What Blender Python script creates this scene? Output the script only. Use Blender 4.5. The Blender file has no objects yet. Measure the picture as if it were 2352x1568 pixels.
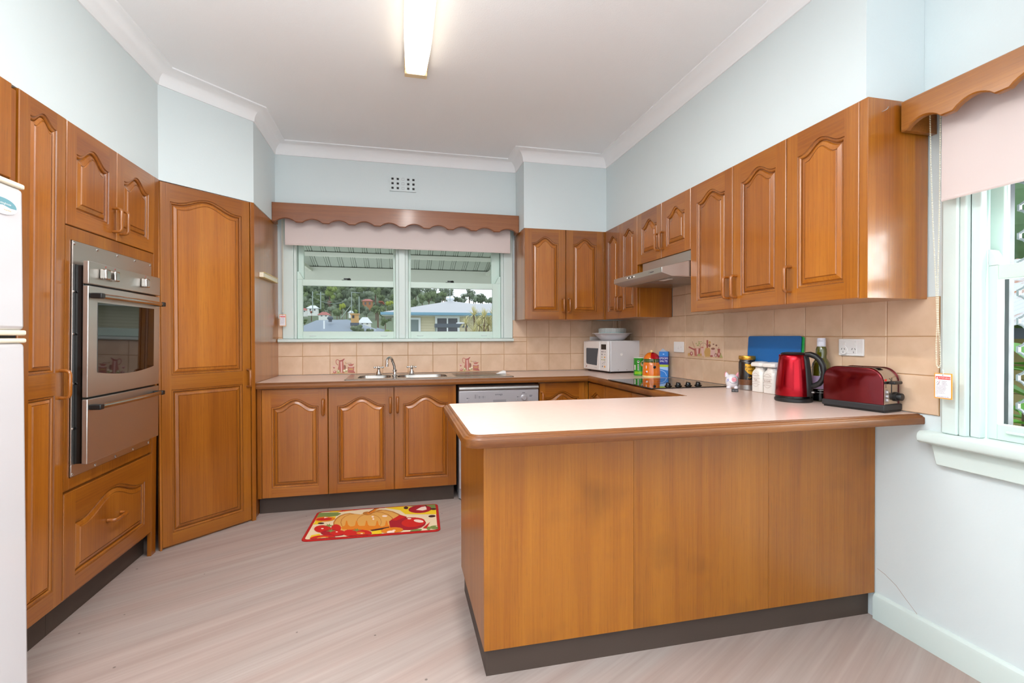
import bpy, bmesh, math, random
from mathutils import Vector, Matrix
PI = math.pi
R = math.radians
random.seed(7)
scene = bpy.context.scene
COL = scene.collection

# ------------------------------------------------------------------ camera
F_PX, YAW, PIT, ROL = 1102.983, 0.2286, -0.0093, -0.0023
CAM = Vector((1.0166, -4.0072, 1.1636))
_c, _s = math.cos(YAW), math.sin(YAW)
_F = Vector((_s * math.cos(PIT), _c * math.cos(PIT), math.sin(PIT)))
_R0 = Vector((_c, -_s, 0)); _U0 = _R0.cross(_F)
_R = _R0 * math.cos(ROL) + _U0 * math.sin(ROL)
_U = -_R0 * math.sin(ROL) + _U0 * math.cos(ROL)
cd = bpy.data.cameras.new('camera'); cam = bpy.data.objects.new('camera', cd); COL.objects.link(cam)
cd.sensor_width = 36.0; cd.lens = F_PX / 2352 * 36.0; cd.clip_start = 0.05; cd.clip_end = 2000
cam.matrix_world = Matrix(((_R.x, _U.x, -_F.x, CAM.x), (_R.y, _U.y, -_F.y, CAM.y), (_R.z, _U.z, -_F.z, CAM.z), (0, 0, 0, 1)))
scene.camera = cam

def ray(u, v): return _F + _R * ((u - 1176) / F_PX) - _U * ((v - 784) / F_PX)
def at(u, v, ax, val):
    """survey helper: the point where the sight line of a photo pixel meets the world plane ax = val"""
    q = ray(u, v); i = 'xyz'.index(ax)
    return CAM + q * ((val - CAM[i]) / q[i])

# ------------------------------------------------------------------ sky, lights, exposure
w = bpy.data.worlds.new('sky'); scene.world = w; w.use_nodes = True
bg = w.node_tree.nodes['Background']; bg.inputs[0].default_value = (0.86, 0.93, 1.0, 1); bg.inputs[1].default_value = 1.25
scene.view_settings.view_transform = 'Standard'; scene.view_settings.look = 'None'
scene.view_settings.exposure = 0.42; scene.view_settings.gamma = 1.0; scene.view_settings.use_curve_mapping = False
scene.cycles.use_denoising = True
scene.cycles.max_bounces = 10; scene.cycles.diffuse_bounces = 6; scene.cycles.glossy_bounces = 5; scene.cycles.transparent_max_bounces = 16
scene.cycles.sample_clamp_indirect = 6.0

def area(name, loc, rot, sx, sy, power, col=(1, 1, 1), spread=180):
    l = bpy.data.lights.new(name, 'AREA'); l.shape = 'RECTANGLE'; l.size = sx; l.size_y = sy; l.energy = power; l.color = col; l.spread = R(spread)
    o = bpy.data.objects.new(name, l); COL.objects.link(o); o.location = loc; o.rotation_euler = rot
    return o
# fill lamps added at unseen openings behind the camera, plus daylight at the right window
area('fill_front', (1.0, -6.0, 1.5), (R(100), 0, 0), 3.0, 1.8, 15, (0.98, 0.98, 1.0))
# the photographer's flash, bounced off the ceiling
area('bounce_flash', (0.4, -4.75, 1.2), (R(166), 0, 0), 1.2, 0.8, 92, (0.98, 0.99, 1.0), 112)
area('daylight_right', (3.2, -3.25, 1.24), (0, R(90), 0), 0.8, 0.86, 26, (0.93, 0.98, 1.0))
area('fill_right_second', (3.1, -5.1, 1.5), (0, R(90), 0), 1.2, 1.2, 22, (0.95, 0.98, 1.0))  # added fill lamp at an unseen second window of this wall

# ------------------------------------------------------------------ materials
def lin(h, f=(1, 1, 1)):
    h = h.lstrip('#'); r = []
    for i in (0, 2, 4):
        c = int(h[i:i + 2], 16) / 255
        r.append(c / 12.92 if c <= 0.04045 else ((c + 0.055) / 1.055) ** 2.4)
    return (r[0] * f[0], r[1] * f[1], r[2] * f[2], 1.0)
M = {}
FADE = {'laminate': (0.87, 0.85, 0.86), 'kick': (0.85, 0.80, 0.78), 'white_enamel': (0.90, 0.90, 0.90), 'blind': (0.95, 0.93, 0.93), 'paint_trim': (0.93, 0.95, 0.95), 'paint_sash': (0.92, 0.95, 0.95)}
def pm(name, col, rough=0.5, metal=0.0, coat=0.0, spec=0.5, bump=None, var=None, emit=None, trans=0, alpha=1, aniso=0):
    m = bpy.data.materials.new(name); m.use_nodes = True; nt = m.node_tree; b = nt.nodes['Principled BSDF']
    c = lin(col, FADE.get(name, (1, 1, 1))) if isinstance(col, str) else (*col, 1)
    b.inputs['Base Color'].default_value = c
    b.inputs['Roughness'].default_value = rough; b.inputs['Metallic'].default_value = metal
    b.inputs['Coat Weight'].default_value = coat; b.inputs['Coat Roughness'].default_value = 0.12
    b.inputs['Specular IOR Level'].default_value = spec
    if trans: b.inputs['Transmission Weight'].default_value = trans
    if alpha < 1: b.inputs['Alpha'].default_value = alpha
    if emit:
        b.inputs['Emission Color'].default_value = lin(emit[0]); b.inputs['Emission Strength'].default_value = emit[1]
    tc = nt.nodes.new('ShaderNodeTexCoord')
    if var:      # (scale, amount)
        n = nt.nodes.new('ShaderNodeTexNoise'); n.inputs['Scale'].default_value = var[0]; n.inputs['Detail'].default_value = 4
        nt.links.new(tc.outputs['Object'], n.inputs['Vector'])
        mx = nt.nodes.new('ShaderNodeMix'); mx.data_type = 'RGBA'
        mx.inputs[6].default_value = tuple(min(1, x * (1 - var[1])) for x in c[:3]) + (1,)
        mx.inputs[7].default_value = tuple(min(1, x * (1 + var[1])) for x in c[:3]) + (1,)
        nt.links.new(n.outputs['Fac'], mx.inputs[0]); nt.links.new(mx.outputs[2], b.inputs['Base Color'])
    if bump:     # (scale, distance)
        n = nt.nodes.new('ShaderNodeTexNoise'); n.inputs['Scale'].default_value = bump[0]; n.inputs['Detail'].default_value = 3
        nt.links.new(tc.outputs['Object'], n.inputs['Vector'])
        bp = nt.nodes.new('ShaderNodeBump'); bp.inputs['Distance'].default_value = bump[1]; bp.inputs['Strength'].default_value = 0.6
        nt.links.new(n.outputs['Fac'], bp.inputs['Height']); nt.links.new(bp.outputs['Normal'], b.inputs['Normal'])
    M[name] = m
    return m

def wood(name, dark, mid, light, grain='z', rough=0.3, coat=0.6, stains=False, tint=(1, 1, 1)):
    m = bpy.data.materials.new(name); m.use_nodes = True; nt = m.node_tree; N = nt.nodes.new; L = nt.links.new
    b = nt.nodes['Principled BSDF']
    tc = N('ShaderNodeTexCoord'); oi = N('ShaderNodeObjectInfo')
    mul = N('ShaderNodeMath'); mul.operation = 'MULTIPLY'; mul.inputs[1].default_value = 37.0; L(oi.outputs['Random'], mul.inputs[0])
    add = N('ShaderNodeVectorMath'); add.operation = 'ADD'; L(tc.outputs['Object'], add.inputs[0]); L(mul.outputs[0], add.inputs[1])
    def noise(fine, along, detail, dist=0.0):
        mp = N('ShaderNodeMapping'); s = [fine] * 3; s['xyz'.index(grain)] = along; mp.inputs['Scale'].default_value = s
        L(add.outputs[0], mp.inputs['Vector'])
        n = N('ShaderNodeTexNoise'); n.inputs['Scale'].default_value = 1.0; n.inputs['Detail'].default_value = detail; n.inputs['Distortion'].default_value = dist
        L(mp.outputs[0], n.inputs['Vector']); return n
    n1 = noise(150, 2.2, 4, 0.2); n2 = noise(9, 0.45, 3, 0.6); n3 = noise(330, 12, 2)
    mx = N('ShaderNodeMix'); mx.data_type = 'FLOAT'; mx.inputs[0].default_value = 0.62
    L(n1.outputs['Fac'], mx.inputs[2]); L(n2.outputs['Fac'], mx.inputs[3])
    cr = N('ShaderNodeValToRGB'); e = cr.color_ramp.elements
    e[0].position = 0.33; e[0].color = lin(dark, tint); e[1].position = 0.68; e[1].color = lin(light, tint)
    k = cr.color_ramp.elements.new(0.5); k.color = lin(mid, tint)
    L(mx.outputs[0], cr.inputs[0])
    # dark pores
    pr = N('ShaderNodeMapRange'); pr.inputs[1].default_value = 0.30; pr.inputs[2].default_value = 0.42; pr.inputs[3].default_value = 0.82; pr.inputs[4].default_value = 1.0
    L(n3.outputs['Fac'], pr.inputs[0])
    m2 = N('ShaderNodeMix'); m2.data_type = 'RGBA'; m2.blend_type = 'MULTIPLY'; m2.inputs[0].default_value = 1
    L(cr.outputs[0], m2.inputs[6]); L(pr.outputs[0], m2.inputs[7])
    # board-to-board tone
    tr = N('ShaderNodeMapRange'); tr.inputs[3].default_value = 0.88; tr.inputs[4].default_value = 1.1; L(oi.outputs['Random'], tr.inputs[0])
    m3 = N('ShaderNodeMix'); m3.data_type = 'RGBA'; m3.blend_type = 'MULTIPLY'; m3.inputs[0].default_value = 1
    L(m2.outputs[2], m3.inputs[6]); L(tr.outputs[0], m3.inputs[7])
    out = m3.outputs[2]
    if stains:
        ns = N('ShaderNodeTexNoise'); ns.inputs['Scale'].default_value = 3.2; ns.inputs['Detail'].default_value = 3; L(add.outputs[0], ns.inputs['Vector'])
        sr = N('ShaderNodeMapRange'); sr.inputs[1].default_value = 0.56; sr.inputs[2].default_value = 0.75; sr.inputs[3].default_value = 1.0; sr.inputs[4].default_value = 0.70
        L(ns.outputs['Fac'], sr.inputs[0])
        m4 = N('ShaderNodeMix'); m4.data_type = 'RGBA'; m4.blend_type = 'MULTIPLY'; m4.inputs[0].default_value = 1
        L(out, m4.inputs[6]); L(sr.outputs[0], m4.inputs[7]); out = m4.outputs[2]
    L(out, b.inputs['Base Color'])
    b.inputs['Roughness'].default_value = rough; b.inputs['Coat Weight'].default_value = coat; b.inputs['Coat Roughness'].default_value = 0.15
    bp = N('ShaderNodeBump'); bp.inputs['Distance'].default_value = 0.0006; bp.inputs['Strength'].default_value = 0.5
    L(n1.outputs['Fac'], bp.inputs['Height']); L(bp.outputs['Normal'], b.inputs['Normal'])
    M[name] = m
TINT = (0.87, 0.83, 0.64)     # aged varnish over the timber
wood('wood_v', '#905010', '#a56219', '#b87528', 'z', tint=TINT)
wood('wood_h', '#8c4c0f', '#a05e18', '#af6e24', 'x', tint=TINT)
wood('wood_panel', '#945313', '#aa651d', '#bb772a', 'z', tint=TINT)
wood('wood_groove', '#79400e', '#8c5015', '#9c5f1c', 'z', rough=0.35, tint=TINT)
wood('wood_dark', '#6a390f', '#824c17', '#975d1f', 'x', rough=0.42, coat=0.1, tint=TINT)
wood('wood_y', '#824a15', '#9c5d1c', '#ac6c24', 'y', rough=0.35, tint=TINT)
wood('wood_valance', '#874d28', '#995c30', '#a76a3b', 'x', rough=0.4, coat=0.25, tint=(0.84, 0.80, 0.76))
wood('wood_pelmet', '#8c5015', '#a0621c', '#b07026', 'y', rough=0.35, coat=0.3, tint=TINT)
wood('wood_island', '#8c4f0a', '#9d6011', '#aa6c1a', 'z', rough=0.36, coat=0.2, stains=True, tint=(0.84, 0.80, 0.72))
wood('wood_handle', '#864812', '#9c5a19', '#ae6a26', 'z', rough=0.28, tint=TINT)

pm('paint_wall', '#d5e0e2', 0.6, bump=(90, 0.0006))
pm('paint_ceiling', '#eff1f3', 0.8, bump=(160, 0.0015))
pm('paint_cornice', '#eff1f3', 0.6)
pm('paint_trim', '#d7e3df', 0.38)
pm('paint_sash', '#d3e5db', 0.35)
pm('grout', '#b98c5c', 0.9)
pm('kick', '#483c34', 0.55, bump=(200, 0.0003))
pm('laminate', '#ecd4c6', 0.26, coat=0.0, spec=0.7, var=(40, 0.03))
pm('steel', '#b9b4ae', 0.24, 1.0)
pm('steel_dull', '#a9a5a2', 0.36, 1.0)
pm('chrome', '#d8d8d8', 0.08, 1.0)
pm('black_gloss', '#0b0b0c', 0.12)
pm('black_glass', '#08080a', 0.03, spec=0.8)
pm('black', '#151516', 0.4)
pm('rubber', '#232325', 0.6)
pm('white_plastic', '#e9e6e4', 0.35)
pm('white_enamel', '#dcdadd', 0.28, coat=0.3)
pm('cream', '#efe6cf', 0.4)
pm('grey_plastic', '#8e8c90', 0.4)
pm('silver_paint', '#b9b6ba', 0.36, 0.45)
pm('blind', '#d8ccc8', 0.85)
pm('bead', '#ece7cf', 0.35)
pm('tag_white', '#eceaf0', 0.5); pm('tag_orange', '#eaa13c', 0.5); pm('tag_red', '#e0201c', 0.5)
pm('ink', '#34303c', 0.6); pm('ink_blue', '#1c1c64', 0.6); pm('white_ink', '#f4f2f0', 0.5)
pm('red_metal', '#a0061a', 0.19, 0.85, coat=0.2)
pm('dark_red_metal', '#66040f', 0.16, 0.75, coat=0.35)
pm('lamp_body', '#d7c19a', 0.5)
pm('brass', '#d9b860', 0.3, 0.7)
pm('ceramic', '#f0ece6', 0.12, coat=0.5)
pm('orange_glaze', '#e07410', 0.1, coat=0.6); pm('red_glaze', '#b01018', 0.1, coat=0.6); pm('green_glaze', '#3f5a1c', 0.1, coat=0.6); pm('yellow_glaze', '#f2e2a0', 0.15)
pm('tin_green', '#2a9222', 0.3); pm('tin_lime', '#8ac21e', 0.3); pm('brown_ink', '#5a2018', 0.4)
pm('carton_blue', '#1574c8', 0.35); pm('carton_navy', '#14128a', 0.35); pm('carton_lime', '#a3ba18', 0.35); pm('carton_pale', '#9fc0ec', 0.35); pm('bag_clear', '#b8cbe6', 0.3, alpha=0.7)
pm('board_blue', '#0a5ea2', 0.45); pm('board_green', '#22a34c', 0.45)
pm('gold_lid', '#c8973a', 0.25, 0.8)
pm('coffee', '#1d120c', 0.25, coat=0.4); pm('beans', '#6a4227', 0.35, var=(160, 0.7)); pm('gold_label', '#e0a828', 0.35, 0.3)
pm('bottle_green', '#4a4a08', 0.05, coat=0.6, spec=0.7); pm('bottle_cap', '#cfcfda', 0.35); pm('lilac', '#b49cbf', 0.5)
pm('pig', '#e9e6ec', 0.25, coat=0.4); pm('pink', '#ee9aa8', 0.3, coat=0.4); pm('blue_dot', '#4a62c8', 0.4)
pm('rug_red', '#b5150f', 0.95, bump=(500, 0.002)); pm('rug_cream', '#ecd8b4', 0.95, bump=(500, 0.002)); pm('rug_yellow', '#ecc81c', 0.95); pm('rug_gold', '#dda552', 0.95)
pm('rug_orange', '#dd7f14', 0.95); pm('rug_green', '#7b8a45', 0.95); pm('rug_dark', '#43170f', 0.95); pm('rug_tomato', '#c81d12', 0.95); pm('rug_crimson', '#a31020', 0.95); pm('rug_pale', '#f4dccb', 0.95); pm('rug_brown', '#b8752c', 0.95)
pm('art_red', '#b4685a', 0.35); pm('art_pale', '#d9b0a8', 0.35); pm('art_green', '#a7a268', 0.35); pm('art_tan', '#c39758', 0.35); pm('art_brown', '#8a5a48', 0.35); pm('art_white', '#ead9c6', 0.35); pm('art_wine', '#a2504a', 0.35)
pm('teal', '#6fa0ac', 0.4); pm('badge', '#ece9ee', 0.3)
# outside
pm('roof_sheet', '#a3a99b', 0.7); pm('roof_beam', '#cfd0c2', 0.7)
pm('iron_grey', '#acadb0', 0.6, var=(1.2, 0.06)); pm('gutter_blue', '#6f9ab0', 0.5); pm('weatherboard', '#d0c6a8', 0.7); pm('white_paint', '#e4e8ec', 0.5)
pm('roof_blue', '#76828f', 0.6, var=(0.8, 0.05)); pm('chimney_brick', '#c49a62', 0.8, var=(9, 0.25)); pm('roof_red', '#a3625a', 0.7); pm('roof_white', '#d0d5da', 0.6); pm('wall_orange', '#a3714c', 0.8); pm('wall_white', '#dcdcd8', 0.7)
pm('window_dark', '#4a4a52', 0.15); pm('curtain_grey', '#7c8a8a', 0.6); pm('awning_dark', '#4a525c', 0.5)
pm('pole', '#94a09a', 0.8); pm('trunk', '#6a5444', 0.9)
for nm, c in (('leaf_dark', '#55634a'), ('leaf_mid', '#687850'), ('leaf_light', '#84964e'), ('leaf_gum', '#7d8a72'), ('leaf_lime', '#97a23c'), ('leaf_red', '#9a5a44'), ('leaf_pink', '#7d6558'), ('leaf_bush', '#6a785c'), ('hill_green', '#5c6b4e'), ('ground_green', '#5f6e44')):  # dark, mid, gum and hill greens carry distance haze in their colour
    pm(nm, c, 0.85, var=(1.5, 0.3))
pm('spiky', '#c9c08a', 0.6, var=(30, 0.25)); pm('broad_leaf', '#5da02e', 0.4, var=(6, 0.35)); pm('shrub_leaf', '#4a6a40', 0.5, var=(8, 0.4))
pm('screen_bar', '#77777c', 0.45, 0.3); pm('screen_frame', '#3c3c40', 0.5); pm('rust_roof', '#d9dbe0', 0.6); pm('fence_tan', '#a09260', 0.85)

def glass(name, tint=(1, 1, 1), ior=1.45):
    m = bpy.data.materials.new(name); m.use_nodes = True; nt = m.node_tree; nt.nodes.clear(); N = nt.nodes.new; L = nt.links.new
    o = N('ShaderNodeOutputMaterial'); mx = N('ShaderNodeMixShader'); t = N('ShaderNodeBsdfTransparent'); g = N('ShaderNodeBsdfGlossy'); f = N('ShaderNodeFresnel')
    t.inputs[0].default_value = (*tint, 1); g.inputs['Roughness'].default_value = 0.0; f.inputs[0].default_value = ior
    L(f.outputs[0], mx.inputs[0]); L(t.outputs[0], mx.inputs[1]); L(g.outputs[0], mx.inputs[2]); L(mx.outputs[0], o.inputs[0]); M[name] = m
glass('pane_glass', (0.97, 0.99, 0.98), 1.25); pm('clear_glass', '#e4ecec', 0.06, alpha=0.34); pm('teal_glass', '#3f9c9a', 0.08, alpha=0.9)

def tile_mat(name, a, b_):
    m = bpy.data.materials.new(name); m.use_nodes = True; nt = m.node_tree; N = nt.nodes.new; L = nt.links.new; b = nt.nodes['Principled BSDF']
    tc = N('ShaderNodeTexCoord'); oi = N('ShaderNodeObjectInfo'); mul = N('ShaderNodeMath'); mul.operation = 'MULTIPLY'; mul.inputs[1].default_value = 50; L(oi.outputs['Random'], mul.inputs[0])
    add = N('ShaderNodeVectorMath'); add.operation = 'ADD'; L(tc.outputs['Object'], add.inputs[0]); L(mul.outputs[0], add.inputs[1])
    n = N('ShaderNodeTexNoise'); n.inputs['Scale'].default_value = 11; n.inputs['Detail'].default_value = 4; L(add.outputs[0], n.inputs['Vector'])
    cr = N('ShaderNodeValToRGB'); cr.color_ramp.elements[0].position = .35; cr.color_ramp.elements[0].color = lin(a); cr.color_ramp.elements[1].position = .65; cr.color_ramp.elements[1].color = lin(b_)
    L(n.outputs['Fac'], cr.inputs[0]); L(cr.outputs[0], b.inputs['Base Color']); b.inputs['Roughness'].default_value = 0.3; b.inputs['Coat Weight'].default_value = 0.1
    M[name] = m
tile_mat('tile', '#ceae90', '#d9bb9f')

def floor_mat():
    m = bpy.data.materials.new('vinyl_floor'); m.use_nodes = True; nt = m.node_tree; N = nt.nodes.new; L = nt.links.new; b = nt.nodes['Principled BSDF']
    tc = N('ShaderNodeTexCoord')
    rot = N('ShaderNodeMapping'); rot.inputs['Rotation'].default_value = (0, 0, R(-28)); L(tc.outputs['Object'], rot.inputs['Vector'])
    def noise(sx, sy, det, dist=0.2):
        mp = N('ShaderNodeMapping'); mp.inputs['Scale'].default_value = (sx, sy, 1); L(rot.outputs[0], mp.inputs['Vector'])
        n = N('ShaderNodeTexNoise'); n.inputs['Scale'].default_value = 1; n.inputs['Detail'].default_value = det; n.inputs['Distortion'].default_value = dist; L(mp.outputs[0], n.inputs['Vector']); return n
    n1 = noise(0.7, 16, 4); n2 = noise(0.5, 6, 2); n3 = noise(2, 70, 3)
    cr = N('ShaderNodeValToRGB'); e = cr.color_ramp.elements; e[0].position = .36; e[0].color = lin('#b2a49c', (0.78, 0.75, 0.745)); e[1].position = .64; e[1].color = lin('#c3b7b0', (0.78, 0.75, 0.745))
    mx = N('ShaderNodeMix'); mx.data_type = 'FLOAT'; mx.inputs[0].default_value = 0.4; L(n1.outputs['Fac'], mx.inputs[2]); L(n3.outputs['Fac'], mx.inputs[3]); L(mx.outputs[0], cr.inputs[0])
    pk = N('ShaderNodeMix'); pk.data_type = 'RGBA'; pk.blend_type = 'MULTIPLY'; L(cr.outputs[0], pk.inputs[6]); pk.inputs[7].default_value = (1.0, 0.945, 0.93, 1)
    mr = N('ShaderNodeMapRange'); mr.inputs[1].default_value = .45; mr.inputs[2].default_value = .6; L(n2.outputs['Fac'], mr.inputs[0]); L(mr.outputs[0], pk.inputs[0])
    # dirt specks and scuffs worn into the sheet
    sp = N('ShaderNodeTexVoronoi'); sp.inputs['Scale'].default_value = 7; L(tc.outputs['Object'], sp.inputs['Vector'])
    sm = N('ShaderNodeMapRange'); sm.inputs[1].default_value = 0.028; sm.inputs[2].default_value = 0.04; sm.inputs[3].default_value = 0.45; sm.inputs[4].default_value = 1; L(sp.outputs['Distance'], sm.inputs[0])
    dk = N('ShaderNodeMix'); dk.data_type = 'RGBA'; dk.blend_type = 'MULTIPLY'; dk.inputs[0].default_value = 1; L(pk.outputs[2], dk.inputs[6]); L(sm.outputs[0], dk.inputs[7])
    L(dk.outputs[2], b.inputs['Base Color']); b.inputs['Roughness'].default_value = 0.5; b.inputs['Specular IOR Level'].default_value = 0.35
    bp = N('ShaderNodeBump'); bp.inputs['Distance'].default_value = 0.0006; bp.inputs['Strength'].default_value = 0.5; L(n1.outputs['Fac'], bp.inputs['Height']); L(bp.outputs['Normal'], b.inputs['Normal'])
    M['vinyl_floor'] = m
floor_mat()
pm('steel_brushed', '#cbc7c2', 0.38, 1.0)

def rust_mat():
    m = M['rust_roof']; nt = m.node_tree; N = nt.nodes.new; L = nt.links.new; b = nt.nodes['Principled BSDF']
    tc = N('ShaderNodeTexCoord'); mp = N('ShaderNodeMapping'); mp.inputs['Scale'].default_value = (2, 6, 2); L(tc.outputs['Object'], mp.inputs['Vector'])
    n = N('ShaderNodeTexNoise'); n.inputs['Scale'].default_value = 1.5; n.inputs['Detail'].default_value = 5; L(mp.outputs[0], n.inputs['Vector'])
    cr = N('ShaderNodeValToRGB'); cr.color_ramp.elements[0].position = .55; cr.color_ramp.elements[0].color = lin('#dcdee4'); cr.color_ramp.elements[1].position = .68; cr.color_ramp.elements[1].color = lin('#b8744c')
    L(n.outputs['Fac'], cr.inputs[0]); L(cr.outputs[0], b.inputs['Base Color'])
rust_mat()

# ------------------------------------------------------------------ mesh helpers
_txt = {}
def text_mesh(s):
    if s not in _txt:
        cu = bpy.data.curves.new('t', 'FONT'); cu.body = s; cu.resolution_u = 2
        o = bpy.data.objects.new('t', cu); COL.objects.link(o)
        dg = bpy.context.evaluated_depsgraph_get(); me = bpy.data.meshes.new_from_object(o.evaluated_get(dg))
        v = [(p.co.x, p.co.y) for p in me.vertices]; f = [tuple(p.vertices) for p in me.polygons]
        xs = [a for a, b in v] or [0]; ys = [b for a, b in v] or [0]
        _txt[s] = (v, f, min(xs), max(xs), min(ys), max(ys))
        bpy.data.objects.remove(o); bpy.data.curves.remove(cu); bpy.data.meshes.remove(me)
    return _txt[s]

class Plane:
    """a flat working plane: origin, in-plane axes a and b, outward normal n"""
    def __init__(s, o, a, b, n=None):
        s.o = Vector(o); s.a = Vector(a).normalized(); s.b = Vector(b).normalized(); s.n = Vector(n).normalized() if n else s.a.cross(s.b)
    def __call__(s, x, y, h=0.0): return s.o + s.a * x + s.b * y + s.n * h

class MB:
    def __init__(s): s.v = []; s.f = []; s.m = []
    def add(s, vs, fs, mi=0):
        k = len(s.v); s.v += [tuple(x) for x in vs]; s.f += [tuple(i + k for i in f) for f in fs]; s.m += [mi] * len(fs); return s
    def box(s, x0, x1, y0, y1, z0, z1, mi=0):
        return s.add([(x0, y0, z0), (x1, y0, z0), (x1, y1, z0), (x0, y1, z0), (x0, y0, z1), (x1, y0, z1), (x1, y1, z1), (x0, y1, z1)],
                     [(0, 3, 2, 1), (4, 5, 6, 7), (0, 1, 5, 4), (1, 2, 6, 5), (2, 3, 7, 6), (3, 0, 4, 7)], mi)
    def pbox(s, pl, x0, x1, y0, y1, h0, h1, mi=0):
        P = [pl(x, y, h) for h in (h0, h1) for x, y in ((x0, y0), (x1, y0), (x1, y1), (x0, y1))]
        return s.add(P, [(0, 3, 2, 1), (4, 5, 6, 7), (0, 1, 5, 4), (1, 2, 6, 5), (2, 3, 7, 6), (3, 0, 4, 7)], mi)
    def rings(s, rs, mi=0, closed=True, cap0=False, cap1=False):
        k = len(s.v); n = len(rs[0])
        for r in rs: s.v += [tuple(p) for p in r]
        for j in range(len(rs) - 1):
            for i in range(n if closed else n - 1):
                a = k + j * n + i; b = k + j * n + (i + 1) % n
                s.f.append((a, b, b + n, a + n)); s.m.append(mi)
        if cap0: s.f.append(tuple(range(k + n - 1, k - 1, -1))); s.m.append(mi)
        if cap1: s.f.append(tuple(range(k + (len(rs) - 1) * n, k + len(rs) * n))); s.m.append(mi)
        return s
    def lathe(s, prof, c=(0, 0, 0), n=24, mi=0, axis=(0, 0, 1), cap=True, sx=1.0, sy=1.0):
        ax = Vector(axis).normalized(); t = Vector((1, 0, 0)) if abs(ax.x) < .9 else Vector((0, 1, 0)); u = (t - ax * t.dot(ax)).normalized(); w_ = ax.cross(u); c = Vector(c)
        rs = [[c + ax * z + (u * math.cos(2 * PI * i / n) * sx + w_ * math.sin(2 * PI * i / n) * sy) * max(r, 1e-5) for i in range(n)] for r, z in prof]
        return s.rings(rs, mi, True, cap, cap)
    def tube(s, pts, r, n=8, mi=0, closed=False, flat=1.0, up=None):
        P = [Vector(p) for p in pts]; N = len(P); rs = []; prev = None
        for i, p in enumerate(P):
            if closed: d = (P[(i + 1) % N] - P[i - 1])
            else: d = P[min(i + 1, N - 1)] - P[max(i - 1, 0)]
            d.normalize()
            if prev is None:
                t = Vector(up) if up else (Vector((0, 0, 1)) if abs(d.z) < .9 else Vector((1, 0, 0)))
                u = (t - d * t.dot(d)).normalized()
            else: u = (prev - d * prev.dot(d)).normalized()
            prev = u; w_ = d.cross(u); rr = r[i] if isinstance(r, (list, tuple)) else r
            rs.append([p + (u * math.cos(2 * PI * j / n) + w_ * math.sin(2 * PI * j / n) * flat) * rr for j in range(n)])
        if closed: rs.append(rs[0]); return s.rings(rs, mi)
        return s.rings(rs, mi, True, True, True)
    def poly(s, pl, pts, h=0.0, mi=0): return s.add([pl(x, y, h) for x, y in pts], [tuple(range(len(pts)))], mi)
    def prism(s, pl, pts, h0, h1, mi=0):
        return s.rings([[pl(x, y, h0) for x, y in pts], [pl(x, y, h1) for x, y in pts]], mi, True, True, True)
    def disc(s, pl, x, y, rx, ry=None, h=0.0, mi=0, n=18, rot=0):
        ry = ry or rx; c, q = math.cos(rot), math.sin(rot)
        return s.poly(pl, [(x + rx * math.cos(t) * c - ry * math.sin(t) * q, y + rx * math.cos(t) * q + ry * math.sin(t) * c) for t in (2 * PI * i / n for i in range(n))], h, mi)
    def line(s, pl, pts, wd, h=0.0, mi=0):
        for (x0, y0), (x1, y1) in zip(pts[:-1], pts[1:]):
            d = math.hypot(x1 - x0, y1 - y0) or 1e-9; nx, ny = -(y1 - y0) / d * wd / 2, (x1 - x0) / d * wd / 2
            s.poly(pl, [(x0 + nx, y0 + ny), (x0 - nx, y0 - ny), (x1 - nx, y1 - ny), (x1 + nx, y1 + ny)], h, mi)
        return s
    def text(s, pl, string, x, y, height, h=0.0, mi=0, align='c', sx=1.0):
        v, f, x0, x1, y0, y1 = text_mesh(string); k = height / 0.7
        off = {'c': -(x0 + x1) / 2, 'l': -x0, 'r': -x1}[align]
        return s.add([pl(x + (a + off) * k * sx, y + b * k, h) for a, b in v], f, mi)
    def build(s, name, mats, parent=None, loc=None, bevel=0, smooth=35, seg=2, fix=True, thin=0, world=False):
        me = bpy.data.meshes.new(name); me.from_pydata(s.v, [], s.f)
        if isinstance(mats, str): mats = [mats]
        for x in mats: me.materials.append(M[x])
        me.polygons.foreach_set('material_index', s.m)
        if world: me.transform(wmat(parent).inverted())
        if fix:
            b = bmesh.new(); b.from_mesh(me); bmesh.ops.recalc_face_normals(b, faces=b.faces); b.to_mesh(me); b.free()
        if smooth:
            me.polygons.foreach_set('use_smooth', [True] * len(me.polygons)); me.set_sharp_from_angle(angle=R(smooth))
        me.update()
        o = bpy.data.objects.new(name, me); COL.objects.link(o)
        if parent: o.parent = parent
        if loc: o.location = loc
        if bevel:
            d = o.modifiers.new('edge', 'BEVEL'); d.width = bevel; d.segments = seg; d.limit_method = 'ANGLE'; d.angle_limit = R(40)
        if thin:
            d = o.modifiers.new('thick', 'SOLIDIFY'); d.thickness = thin
        return o

def wmat(o):
    m = Matrix.Translation(o.location) @ o.rotation_euler.to_matrix().to_4x4()
    return wmat(o.parent) @ m if o.parent else m

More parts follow.
